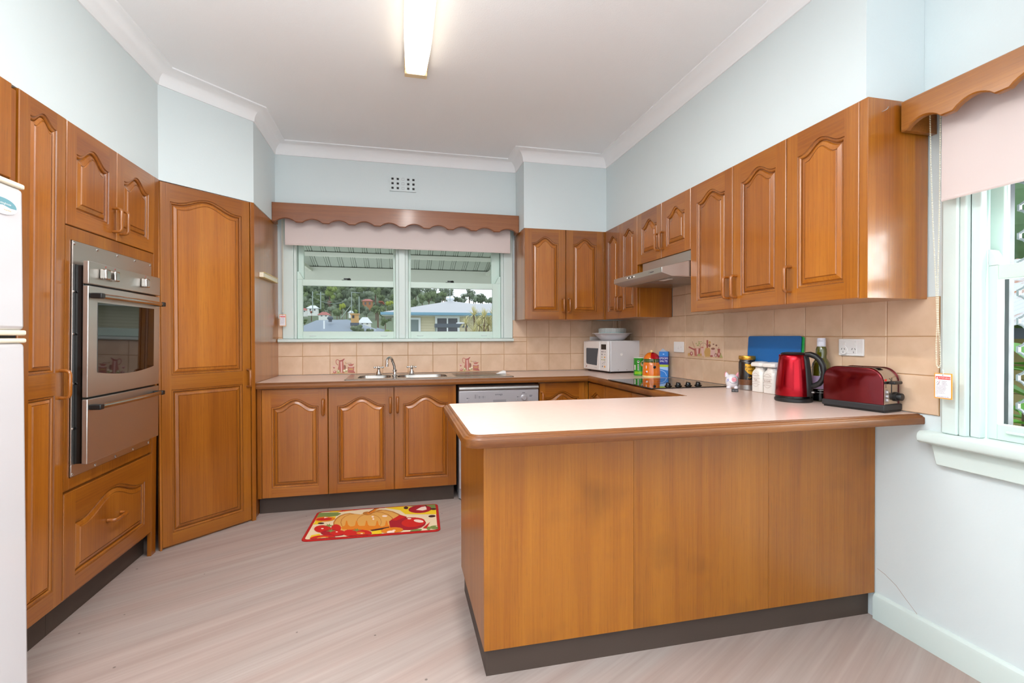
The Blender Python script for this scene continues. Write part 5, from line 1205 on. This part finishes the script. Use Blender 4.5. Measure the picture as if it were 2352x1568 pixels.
# red pepper, onion, tomatoes
k.disc(1700, 475, 250, 95, 7, -4).poly([(1395, 440), (1560, 340), (1660, 370), (1640, 480), (1540, 560), (1410, 530)], 7).poly([(1420, 420), (1560, 345), (1650, 372), (1500, 430)], 6).disc(1760, 455, 180, 70, 6, -5).disc(1840, 435, 75, 22, 8, 8).disc(1700, 400, 30, 10, 8).poly([(1900, 540), (2010, 450), (1960, 545)], 6)
k.poly([(1110, 570), (1400, 520), (1390, 550), (1150, 590)], 5).poly([(1130, 590), (1330, 560), (1280, 625), (1140, 640)], 1)
k.disc(1440, 575, 170, 44, 3, -4).disc(1420, 600, 60, 20, 8, -4).disc(1470, 575, 24, 8, 8)
k.disc(1800, 575, 90, 18, 4, -8).disc(2090, 530, 85, 28, 4).disc(2110, 515, 14, 5, 8).disc(1990, 545, 30, 25, 4)
k.poly([(200, 700), (230, 650), (360, 625), (360, 655), (260, 690)], 1)
k.disc(600, 545, 75, 60, 6).disc(400, 555, 130, 56, 6).disc(395, 550, 20, 8, 8).disc(560, 615, 190, 50, 7).disc(610, 610, 110, 40, 6).disc(610, 600, 16, 7, 8).disc(920, 620, 220, 58, 6).disc(800, 615, 90, 50, 6).disc(970, 618, 65, 18, 3).disc(985, 625, 20, 6, 8)
k.disc(400, 690, 195, 42, 6, -4).disc(400, 690, 90, 20, 3, -4).disc(410, 695, 50, 10, 8, -4).disc(585, 688, 30, 8, 1)
for x, y in ((490, 505), (520, 585), (910, 575)): k.poly([(x - 70, y + 5), (x - 15, y - 8), (x - 40, y - 30), (x, y - 12), (x + 15, y - 32), (x + 22, y - 8), (x + 80, y - 5), (x + 20, y + 10), (x, y + 24), (x - 18, y + 10)], 4)
pts = k.m
lim = lambda v: (max(-.379, min(.379, v[0])), max(-.221, min(.221, v[1])), v[2])
pts.v = [lim(v) for v in pts.v]
pts.build('print', RUG, t, fix=False, smooth=0)

# ================================================================== OUTSIDE
struct(MB().box(-300, 300, 3.4, 175, -3.6, -3.5).build('ground', 'ground_green', smooth=0))
# wooded hillside far behind the houses: high on the left, low on the right
def slope_v(u, y):
    v = 778 - (y - 165) / (500 - 165) * 122 if y < 500 else 656
    return max(v, 655 + 47 / (1 + math.exp(-(u - 985) / 16)))
def hill_z(x, y):
    u = 1176 + F_PX * ((x - CAM.x) * _R.x + (y - CAM.y) * _R.y) / ((x - CAM.x) * _F.x + (y - CAM.y) * _F.y)
    return max(-3.5, at(u, slope_v(u, y), 'y', y).z)
m = MB(); us = [-900 + 100 * i for i in range(12)] + [300 + 25 * i for i in range(46)] + [1500, 1650, 1800]; yy = [165, 200, 240, 280, 320, 360, 400, 440, 480, 520, 620]
m.rings([[tuple(at(u, slope_v(u, y), 'y', y)) for u in us] for y in yy], 0, False)
o = m.build('hill', 'hill_green', fix=False); struct(o)

# verandah roof outside the back window
t = thing('verandah_roof', 'corrugated metal verandah roof with beams seen through the back window', 'roof', (1.0, 1.6, 2.3))
sl = -.30; zf = lambda y: 2.125 + sl * (y - 3.0) - 2.3
xs = []; x = -4.2
while x < 4.2:
    xs += [(x, 0), (x + .046, 0), (x + .049, .010), (x + .053, .010), (x + .056, 0), (x + .072, 0), (x + .075, .010), (x + .079, .010), (x + .082, 0), (x + .100, 0), (x + .103, .016), (x + .108, .016), (x + .111, 0)]; x += .168
MB().rings([[(x, y - 1.6, zf(y) + h) for x, h in xs] for y in (.15, 3.12)], 0, False).build('roof_sheet', 'roof_sheet', t, fix=False, smooth=0, thin=.002)
MB().box(-4.2, 4.2, 1.35, 1.41, zf(2.98) - .19, zf(2.98) - .008).build('eave_beam', 'roof_beam', t, smooth=0)
MB().box(-4.2, 4.2, .92, .97, zf(2.55) - .055, zf(2.55) - .006).build('purlin', 'roof_beam', t, smooth=0)
MB().box(-4.2, 4.2, .30, .35, zf(1.9) - .055, zf(1.9) - .006).build('purlin', 'roof_beam', t, smooth=0)
for x in (-1.16, 1.26): MB().box(x - .02, x + .02, -1.5, 1.345, zf(2.98) - .07, zf(2.98) - .03).build('tie_beam', 'roof_beam', t, smooth=0)
for x in (-4.0, 4.1): MB().box(x - .05, x + .05, 1.33, 1.43, -5.8, zf(2.98) - .1905).build('post', 'roof_beam', t, smooth=0)

def S(u, v, y): return at(u, v, 'y', y)
# neighbouring weatherboard house
Y = 17.0
wl = S(930, 725, Y).x - 0.1; gz = -3.5
top = S(1000, 722.5, Y).z
h = thing('neighbour_house', 'cream weatherboard house with grey iron roof and blue gutter behind the right panes', 'house', (wl, Y, gz))
W_ = 9.0; hz = top - gz
def rel(u, v, yy=Y): p = S(u, v, yy); return p.x - wl, p.z - gz
w1 = [rel(930, 729)[0], rel(966, 729)[0], rel(930, 729)[1]]
w2 = [rel(999, 726)[0], rel(1055, 726)[0], rel(1000, 726)[1]]
bh = .12; m = MB()
nb_ = int((hz) / bh)
for i in range(nb_ - 24, nb_):
    z0 = i * bh; m.rings([[(x, y, z) for y, z in ((0, z0), (-.025, z0 + .004), (-.008, z0 + bh))] for x in (0, W_)], 0, False)
m.box(0, W_, .001, 7, 0, hz); m.build('wall', 'weatherboard', h, smooth=0)
for (a, b, zt_), sp_ in ((w1, False), (w2, True)):
    f = MB().box(max(a, .02), max(a, .02) + .09, -.09, -.03, zt_ - 1.5, zt_).box(b - .09, b, -.09, -.03, zt_ - 1.5, zt_).box(a + .09, b - .09, -.09, -.03, zt_ - .09, zt_)
    if sp_: f.box((a + b) / 2 - .03, (a + b) / 2 + .03, -.09, -.03, zt_ - 1.5, zt_ - .09)
    f = f.build('window', 'white_paint', h, smooth=0)
    MB().box(a + .09, b - .09, -.05, -.04, zt_ - 1.5, zt_ - .09).build('pane', 'window_dark' if sp_ else 'curtain_grey', f, smooth=0)
ox0 = rel(874, 719, Y - .6)[0]; ez = rel(1000, 718, Y - .6)[1]
ap = S(1034, 691, Y + 3.2); ax, az = ap.x - wl, ap.z - gz; rx = W_ + .6
ra = S(1075, 696, Y + 3.4); rb = S(1140, 692, Y + 3.4)
m = MB(); E0 = (ox0, -.6, ez); E1 = (ax + 4.2, -.6, ez); AP = (ax, 3.2, az); m.add([E0, E1, AP], [(0, 1, 2)], 0)
m.add([E0, AP, (ox0, 7.5, ez)], [(0, 1, 2)], 0).add([E1, (ax + 4.2, 7.5, ez), AP], [(0, 1, 2)], 0)
m.build('roof', 'iron_grey', h, smooth=0, fix=False)
m = MB(); rl, rz_, rr_ = ra.x - wl, ra.z - gz, rb.x - wl + 3
m.add([(rl - 1.5, .8, ez + .1), (rr_, .8, ez + .1), (rr_, 4.2, rz_ + .12), (rl - .6, 4.2, rz_)], [(0, 1, 2, 3)], 0); m.build('rear_roof', 'iron_grey', h, smooth=0, fix=False)
MB().box(ox0, ax + 4.25, -.70, -.6, ez - .10, ez + .01).build('gutter', 'gutter_blue', h, smooth=0)
MB().box(ox0 + .05, W_, -.59, -.005, ez - .13, ez - .11).build('soffit', 'white_paint', h, smooth=0)
v_ = MB().lathe([(0, 0), (.14, 0), (.14, .07), (.20, .10), (.22, .18), (.16, .26), (0, .28)], (ax, 3.2, az - .04), 16); v_.build('roof_ventilator', 'white_paint', h)
MB().tube([(ax - .03, 3.0, az), (ax - .03, 3.0, az + 1.3)], .015, 6).build('antenna_pole', 'pole', h)
t = thing('carport_awning', 'dark flat awning in front of the neighbouring house window', 'awning', S(1036, 752, 14.5))
MB().box(S(999, 745, 14.5).x - t.location.x, S(1072, 745, 14.5).x - t.location.x, -.3, .3, .0, S(1000, 743.5, 14.5).z - t.location.z).build('fascia', 'awning_dark', t, smooth=0)
MB().box(S(1050, 745, 14.5).x - t.location.x, S(1071, 745, 14.5).x - t.location.x, -.2, .3, S(1000, 743.4, 14.5).z - t.location.z, S(1000, 740, 14.5).z - t.location.z).build('sheet', 'white_paint', t, smooth=0)
for u in (1001, 1070): x = S(u, 745, 14.5).x - t.location.x; MB().box(x - .03, x + .03, -.03, .03, gz - t.location.z, -.001).build('post', 'pole', t, smooth=0)

# blue roofed house on the left
Y2 = 24.0; q = lambda u, v, y=Y2: S(u, v, y)
h = thing('blue_roof_house', 'house with blue-grey hipped roof below the hillside', 'house', (q(780, 760).x, Y2, -3.5))
L0 = h.location; r_ = lambda u, v, y=Y2: tuple(q(u, v, y) - Vector(L0))
A_, B_ = r_(727, 735, Y2 + 3), r_(799, 733.5, Y2 + 3); C_, D_ = r_(640, 772, Y2 - 1), r_(875, 772, Y2 - 1)
m = MB(); m.add([C_, D_, B_, A_], [(0, 1, 2, 3)], 0); m.add([D_, (D_[0] + 1.2, 8, D_[2] - .1), B_], [(0, 1, 2)], 0); m.add([C_, A_, (C_[0] - 1, 8, C_[2])], [(0, 1, 2)], 0)
m.add([r_(866, 752, Y2 + .5), r_(915, 766, Y2 - .8), r_(860, 766, Y2 - .8)], [(0, 1, 2)], 0)
m.build('roof', 'roof_blue', h, smooth=0, fix=False)
MB().box(C_[0] + .5, D_[0] - .5, .0, 6, 0, C_[2] - .1).build('wall', 'wall_white', h, smooth=0)
vv = r_(758.5, 739, Y2 + 1.8); MB().lathe([(0, 0), (.10, 0), (.10, .13), (.16, .15), (.17, .24), (.12, .32), (0, .34)], vv, 14).build('roof_ventilator', 'awning_dark', h)
cc = r_(815.5, 742, Y2 + 1.0); b_ = MB().box(cc[0] - .20, cc[0] + .20, cc[1] - .2, cc[1] + .2, cc[2] - .5, cc[2] + .48).build('chimney', 'chimney_brick', h, smooth=0)
MB().box(cc[0] - .25, cc[0] + .25, cc[1] - .25, cc[1] + .25, cc[2] + .481, cc[2] + .55).build('cap', 'chimney_brick', b_, smooth=0)
MB().box(cc[0] - .14, cc[0] - .02, cc[1] - .21, cc[1] - .19, cc[2] + .28, cc[2] + .44).build('flue_hole', 'black', b_, smooth=0)
MB().box(cc[0] - .24, cc[0] + .24, cc[1] - .26, cc[1] - .201, cc[2] - .15, cc[2] + .02).build('flashing', 'awning_dark', b_, smooth=0)
pp = r_(744.5, 755, Y2 - .3); MB().tube([pp, (pp[0], pp[1], pp[2] + .45)], .04, 8).build('vent_pipe', 'white_paint', h)
ma = r_(807.5, 733, Y2 + 2.5); mt = r_(807.5, 670, Y2 + 2.5); MB().tube([ma, mt], .022, 6).build('antenna_mast', 'pole', h)
MB().tube([r_(806, 671, Y2 + 2.5), r_(827, 672.5, Y2 + 2.5)], .018, 6).build('antenna_boom', 'pole', h)
MB().tube([r_(806, 701, Y2 + 2.5), r_(783, 730, Y2 + 2.2)], .018, 5).build('mast_stay', 'pole', h)

# small houses up the hill
def small_house(label, u0, u1, v0, v1, y, roof, wall, vr=.45):
    y *= 5
    a = S(u0, v1, y); b = S(u1, v0, y); w_ = b.x - a.x; hh = b.z - a.z; zb_ = -2.0
    h = thing('hill_house', label, 'house', (a.x, y, a.z))
    rh = hh * vr; wz = hh - rh
    bd = MB().box(w_ * .06, w_ * .94, 0, w_ * .7, zb_, wz).build('wall', wall, h, smooth=0)
    e_ = w_ * .06; m = MB(); P = [(-e_, -e_, wz), (w_ + e_, -e_, wz), (w_ + e_, w_ * .75, wz), (-e_, w_ * .75, wz), (w_ * .3, w_ * .35, hh), (w_ * .7, w_ * .35, hh)]
    m.add(P, [(0, 1, 5, 4), (1, 2, 5), (2, 3, 4, 5), (3, 0, 4), (3, 2, 1, 0)], 0); m.build('roof', roof, h, smooth=0)
    for f in (.25, .62): MB().box(w_ * f, w_ * (f + .14), -.03, -.005, wz * .35, wz * .8).build('window', 'window_dark', h, smooth=0)
    return h
small_house('white house with pale roof on the hillside at left', 704, 731, 701, 716, 52, 'roof_white', 'wall_white')
small_house('house with red tiled roof below the white hill house', 730, 757, 716, 728, 46, 'roof_red', 'wall_white', .6)
small_house('orange brick house with verandah on the hillside', 831, 857, 686, 704, 62, 'roof_red', 'wall_orange', .3)
small_house('pale grey roofed house behind the brick chimney', 822, 853, 728, 746, 40, 'roof_white', 'wall_white', .75)
small_house('small white shed roof low on the hillside', 800, 812, 713, 721, 50, 'roof_white', 'wall_white', .6)
small_house('pink walled house at the left window edge', 684, 706, 707, 718, 54, 'roof_red', 'wall_white', .5)

# power poles
def power_pole(label, u, v0, v1, y, arm):
    y *= 5
    a = S(u, v1, y); b = S(u, v0, y); t = thing('power_pole', label, 'pole', a, 0)
    MB().tube([(0, 0, -3), (0, 0, b.z - a.z)], .22, 6).build('pole', 'pole', t)
    if arm: MB().box(-1.7, 1.7, -.25, -.23, b.z - a.z - 1.2, b.z - a.z - .9).build('crossarm', 'pole', t, smooth=0)
    return a, b
power_pole('tall grey power pole at far left of hillside', 718, 669, 703, 44, False); power_pole('power pole with crossarm beside the round tree', 736.5, 670, 694, 44, True)
power_pole('power pole left of the orange brick house', 825, 681, 715, 46, False); power_pole('thin power pole high behind the orange brick house', 835.5, 668, 688, 70, False)
a, b = S(715, 680, 220), S(792, 690, 300); t = thing('power_line', 'thin power line sagging across the hillside', 'cable', (a + b) / 2); c = (a + b) / 2
MB().tube([a - c] + [a.lerp(b, u / 8) - c - Vector((0, 0, 10.0 * (u / 8) * (1 - u / 8))) for u in range(1, 8)] + [b - c], .10, 5).build('wire', 'pole', t)

# trees
_crown = {}
def crown_mesh(seed, mat_, gum=False):
    key = (seed, mat_, gum)
    if key in _crown: return _crown[key]
    rnd = random.Random(seed); m = MB(); lobes = []
    for i in range(9 if gum else 8):
        a = rnd.uniform(0, 2 * PI); rr = rnd.uniform(.15, .62); lobes.append((Vector((rr * math.cos(a), rr * math.sin(a), rnd.uniform(-.45, .6))), rnd.uniform(.28, .45) * (.75 if gum else 1)))
    lobes.append((Vector((0, 0, .1)), .5 if not gum else .3))
    for c, r in lobes:
        if not gum:
            pts = [(r * .8 * math.cos(PI * (j / 5 - .5)), r * .8 * math.sin(PI * (j / 5 - .5))) for j in range(6)]
            m.lathe([(max(0, a), b) for a, b in pts], tuple(c), 7, cap=False)
        for k in range(70):
            d = Vector((rnd.gauss(0, 1), rnd.gauss(0, 1), rnd.gauss(0, 1))).normalized(); p = c + d * r * rnd.uniform(.72, 1.08); s_ = rnd.uniform(.05, .10)
            u = d.orthogonal().normalized() * s_; w_ = d.cross(u).normalized() * s_ * rnd.uniform(.6, 1); tl = d * rnd.uniform(-.04, .04)
            m.add([p - u + tl, p - w_, p + u - tl, p + w_], [(0, 1, 2, 3)], 0)
    o = m.build('crown', mat_, None, fix=False, smooth=0); _crown[key] = o.data; bpy.data.objects.remove(o)
    return _crown[key]
def tree(name, label, u, v, rpx, y, mat_, seed=1, gum=False, asp=1.0, group=None):
    y = y * 5 if y >= 44 else (y * 3 if y >= 30 else y)
    c = S(u, v, y); k = (y - CAM.y) / F_PX * 1.03; r = rpx * k
    gzt = hill_z(c.x, y) if y > 165 else -3.5
    base = min(gzt, c.z - r * asp); t = thing(name, label, 'tree', (c.x, y, base), 0, group)
    cr_ = bpy.data.objects.new('crown', crown_mesh(seed, mat_, gum)); COL.objects.link(cr_); cr_.parent = t
    stuff(cr_); cr_.location = (0, 0, c.z - base); cr_.scale = (r, r, r * asp); cr_.rotation_euler = (0, 0, seed * 1.7 + u)
    MB().tube([(0, 0, 0), (0, 0, max(.3, c.z - base + r * asp * .3))], max(.02, r * .06), 6).build('trunk', 'trunk', t)
ORD = 'first second third fourth fifth sixth seventh eighth ninth tenth eleventh twelfth thirteenth fourteenth fifteenth'.split()
COLN = {'leaf_dark': 'dark green', 'leaf_mid': 'mid green', 'leaf_gum': 'grey-green'}
ROWN = ['topmost', 'second highest', 'third highest', 'fourth highest', 'second lowest', 'lowest']
rnd = random.Random(3); i = 0
mats = ['leaf_dark', 'leaf_mid', 'leaf_dark', 'leaf_gum', 'leaf_mid']
lab = 'dark green forest tree on the hillside seen through left panes'
for row, (v, y, r) in enumerate(((648, 98, 17), (660, 88, 16), (673, 80, 15), (686, 72, 13), (700, 66, 12), (714, 56, 11))):
    u = 688 + (row % 2) * 9; cnt = 0
    while u < 912:
        i += 1; lab = '%s tree, %s from left in the %s row of hillside forest' % (COLN[mats[i % 5]], ORD[cnt], ROWN[row]); cnt += 1; tree('forest_tree', lab, u + rnd.uniform(-5, 5), v + rnd.uniform(-4, 4) - (912 - u) * .01, r * rnd.uniform(.95, 1.35), y + rnd.uniform(-3, 3), mats[i % 5], i % 6, False, rnd.uniform(.9, 1.3), 'forest trees behind left panes'); u += rnd.uniform(15, 21)
lab = 'green forest tree behind the grey roof seen through right panes'
for cnt, (u, v, r, y, mt) in enumerate(((940, 680, 18, 70, 'leaf_dark'), (955, 672, 17, 74, 'leaf_dark'), (950, 697, 14, 60, 'leaf_mid'), (970, 688, 14, 60, 'leaf_mid'), (985, 682, 15, 66, 'leaf_mid'), (1000, 683, 15, 66, 'leaf_mid'), (1016, 680, 14, 66, 'leaf_mid'), (1008, 692, 12, 62, 'leaf_dark'), (1030, 690, 12, 70, 'leaf_gum'), (1046, 688, 11, 76, 'leaf_dark'), (1058, 690, 10, 76, 'leaf_gum'), (1092, 690, 11, 78, 'leaf_gum'), (1104, 692, 11, 78, 'leaf_dark'), (1122, 692, 10, 78, 'leaf_gum'))):
    lab = '%s tree, %s of those behind the grey iron roof' % (COLN[mt], ORD[cnt])
    tree('forest_tree', lab, u, v, r, y, mt, int(u) % 6, False, 1.1, 'forest trees behind right panes')
lab = 'tall open gum tree against the white sky'
for cnt, (u, v, r, y, sd) in enumerate(((990, 668, 15, 84, 2), (1022, 670, 16, 80, 4), (1036, 672, 13, 84, 1), (1078, 674, 15, 80, 3), (1066, 682, 11, 84, 5), (1088, 684, 12, 84, 0), (1108, 680, 13, 80, 2), (1128, 688, 9, 80, 1), (963, 664, 14, 90, 5))):
    lab = 'open gum tree on the skyline, standing %s' % ['left of the roof ventilator', 'just left of the ventilator', 'behind the antenna pole', 'third from right edge of the panes', 'between the two largest gums', 'fourth from right edge', 'second from right edge', 'at right edge of the panes', 'nearest the window mullion'][cnt]
    tree('gum_tree', lab, u, v + 3, r * 1.25, y, 'leaf_gum', sd, True, 1.0, 'gum trees on the skyline')
tree('broad_tree', 'broad rounded light green tree high on the left hillside', 757, 673, 19, 60, 'leaf_light', 1, asp=1.0)
tree('garden_tree', 'bushy green tree beside the white hill house', 740, 706, 10, 48, 'leaf_mid', 3)
tree('garden_tree', 'yellow-green slender tree in the middle of the hillside', 786, 704, 8, 46, 'leaf_lime', 2, asp=1.4)
tree('garden_tree', 'wide dark green tree left of brick chimney', 774, 719, 13, 38, 'leaf_mid', 4, asp=.8)
tree('garden_tree', 'orange-red flowering tree right of the orange brick house', 876, 695, 9, 58, 'leaf_red', 2, asp=.7)
tree('garden_tree', 'yellow-green tree at right edge of left panes', 896, 702, 12, 56, 'leaf_lime', 5)
tree('garden_tree', 'pinkish brown shrub in the left middle distance', 756, 696, 8, 56, 'leaf_pink', 3, asp=.7)
tree('garden_tree', 'dark maroon shrub beside the red-roofed house', 716, 717, 5, 47, 'leaf_red', 1, asp=.7)
tree('garden_tree', 'green tree cluster above the pale grey roof', 868, 714, 16, 50, 'leaf_mid', 0, asp=.9)
tree('garden_tree', 'dense green garden tree beneath the blue gutter', 885, 736, 17, 34, 'leaf_mid', 2, asp=1.0)
tree('garden_tree', 'low green hedge tree at far left below houses', 700, 738, 10, 36, 'leaf_mid', 5, asp=.6)
tree('garden_tree', 'round green shrub above chimney', 819, 716, 6, 44, 'leaf_light', 4)
tree('garden_bush', 'grey-green leafy bush in front of the blue roof', 823, 757, 17, 15, 'leaf_bush', 3, asp=.75)
tree('garden_bush', 'grey-green leafy bush right of the first bush', 845, 764, 15, 15.5, 'leaf_bush', 1, asp=.75)
tree('garden_bush', 'bright green low bush beside the blue eave', 893, 764, 12, 16, 'leaf_light', 1, asp=.7)
# palms
def blades(rnd, n, L, wd, droop, up0=.2):
    m = MB()
    for i in range(n):
        a = rnd.uniform(0, 2 * PI); el = rnd.uniform(up0, 1.45); d = Vector((math.cos(a) * math.cos(el), math.sin(a) * math.cos(el), math.sin(el))); s_ = Vector((-math.sin(a), math.cos(a), 0)) * wd
        l_ = L * rnd.uniform(.75, 1.1); mid = d * l_ * .55; tip = d * l_ + Vector((0, 0, -droop * l_ * (1.4 - el)))
        m.add([-s_ * .5, s_ * .5, mid + s_, mid - s_, tip], [(0, 1, 2, 3), (3, 2, 4)], 0)
    return m
for lab, u, v, y, L in (('slender palm right of the orange brick house', 863, 677, 280, 3.0), ('dark palm in the garden below the brick house', 868, 716, 150, 2.0)):
    p = S(u, v, y); gz_ = min(hill_z(p.x, y), p.z - 2); t = thing('palm_tree', lab, 'tree', (p.x, y, gz_))
    MB().tube([(0, 0, 0), (0, 0, p.z - gz_)], .25, 6).build('trunk', 'trunk', t); o = blades(random.Random(5), 46, L * 1.1, .16, .5, -.2).build('fronds', 'leaf_mid', t, fix=False, smooth=0); o.location = (0, 0, p.z - gz_); stuff(o)
# spiky yellow-green plant outside the right panes
Yp = 7.0; b0_ = S(1105, 765, Yp); t = thing('spiky_shrub', 'pale yellow spiky-leaved shrub in front of the neighbouring house', 'shrub', (b0_.x, Yp, -3.5))
rnd = random.Random(9)
for u, v, L in ((1070, 736, .20), (1089, 716, .26), (1100, 739, .24), (1112, 722, .26), (1122, 738, .26), (1090, 758, .26), (1113, 756, .28), (1134, 716, .22), (1132, 750, .24)):
    p = S(u, v + 8, Yp + rnd.uniform(-.2, .2)) - Vector(t.location)
    st_ = MB().tube([(p.x * .3, p.y, 0), (p.x * .6, p.y, p.z * .6), tuple(p)], .018, 6).build('stem', 'trunk', t)
    o = blades(rnd, 85, L * 1.05, .007, .25, -.35).build('leaf_rosette', 'spiky', st_, fix=False, smooth=0); o.location = p; stuff(o)

# outside the right window: shed with rusty roof, shrubs
t = thing('garden_shed', 'garden shed with rusty white corrugated roof outside the right window', 'shed', (6.6, -.9, -1.5))
xs = [(-2.4 + .04 * i, .012 * (i % 2)) for i in range(120)]
MB().rings([[(x_, y, z + h) for y, h in xs] for x_, z in ((-.9, 2.74), (1.8, 3.60))], 0, False).build('roof', 'rust_roof', t, fix=False, smooth=0, thin=.003)
for i in range(22): MB().box(-.55, -.52, -2.3, 2.3, .02 + i * .12, .135 + i * .12).build('plank', 'fence_tan', t, smooth=0)
MB().box(-.52, 1.5, -2.3, 2.3, .0, 2.66).build('wall', 'fence_tan', t, smooth=0)
MB().box(-.86, -.80, -2.4, 2.35, 2.64, 2.725).build('gutter', 'awning_dark', t, smooth=0)
struct(MB().box(3.1, 14, -8, 3.35, -1.6, -1.5).build('ground', 'ground_green', smooth=0))
def leaf(m, base, d, L, wd, rnd):
    d = d.normalized(); s_ = d.cross(Vector((0, 0, 1))); s_ = (s_ if s_.length > .01 else Vector((1, 0, 0))).normalized(); up = s_.cross(d)
    rs_ = [[base + d * L * u - up * L * .25 * u * u + s_ * wd * w_ * k_ + up * wd * .3 * abs(k_) * w_ for k_ in (-1, 0, 1)] for u, w_ in ((0, .05), (.2, .6), (.45, 1), (.7, .8), (.9, .35), (1, .02))]
    m.rings(rs_, 0, False)
t = thing('broad_leaf_plant', 'bright green broad-leaved plant outside the right window', 'plant', (4.6, -1.9, -1.5)); rnd = random.Random(4)
for i in range(5):
    p = Vector((rnd.uniform(-.35, .35), rnd.uniform(-.3, .5), rnd.uniform(2.0, 2.5))); MB().tube([(p.x * .3, p.y * .3, 0), tuple(p)], .022, 7).build('stem', 'trunk', t)
    for j in range(11):
        a = rnd.uniform(0, 2 * PI); m = MB(); leaf(m, p - Vector((0, 0, rnd.uniform(0, .25))), Vector((math.cos(a), math.sin(a), rnd.uniform(.1, .9))), rnd.uniform(.24, .36), rnd.uniform(.035, .055), rnd); m.build('leaf', 'broad_leaf', t, fix=False, smooth=60)
t = thing('leafy_tree', 'dark green leafy tree above the shed roof outside the right window', 'tree', (10.4, 1.2, -1.5))
MB().tube([(0, 0, 0), (0, 0, 4.2)], .09, 8).build('trunk', 'trunk', t)
m = MB()
for k in range(6):
    p = Vector((rnd.gauss(0, .5), -1.5 + .6 * k, 4.5 + rnd.gauss(0, .4))); m.lathe([(max(0, .85 * math.cos(PI * (j / 6 - .5))), .95 * math.sin(PI * (j / 6 - .5))) for j in range(7)], tuple(p), 9, cap=False)
for i in range(3600):
    p = Vector((rnd.gauss(0, .7), rnd.gauss(0, 1.2), 4.6 + rnd.gauss(0, .9))); d = Vector((rnd.gauss(0, 1), rnd.gauss(0, 1), rnd.gauss(-.2, .6))); d.normalize(); s_ = d.orthogonal().normalized() * .035; L = rnd.uniform(.16, .28)
    m.add([p, p + d * L * .5 + s_, p + d * L, p + d * L * .5 - s_], [(0, 1, 2, 3)], 0)
stuff(m.build('foliage', 'shrub_leaf', t, fix=False, smooth=0))
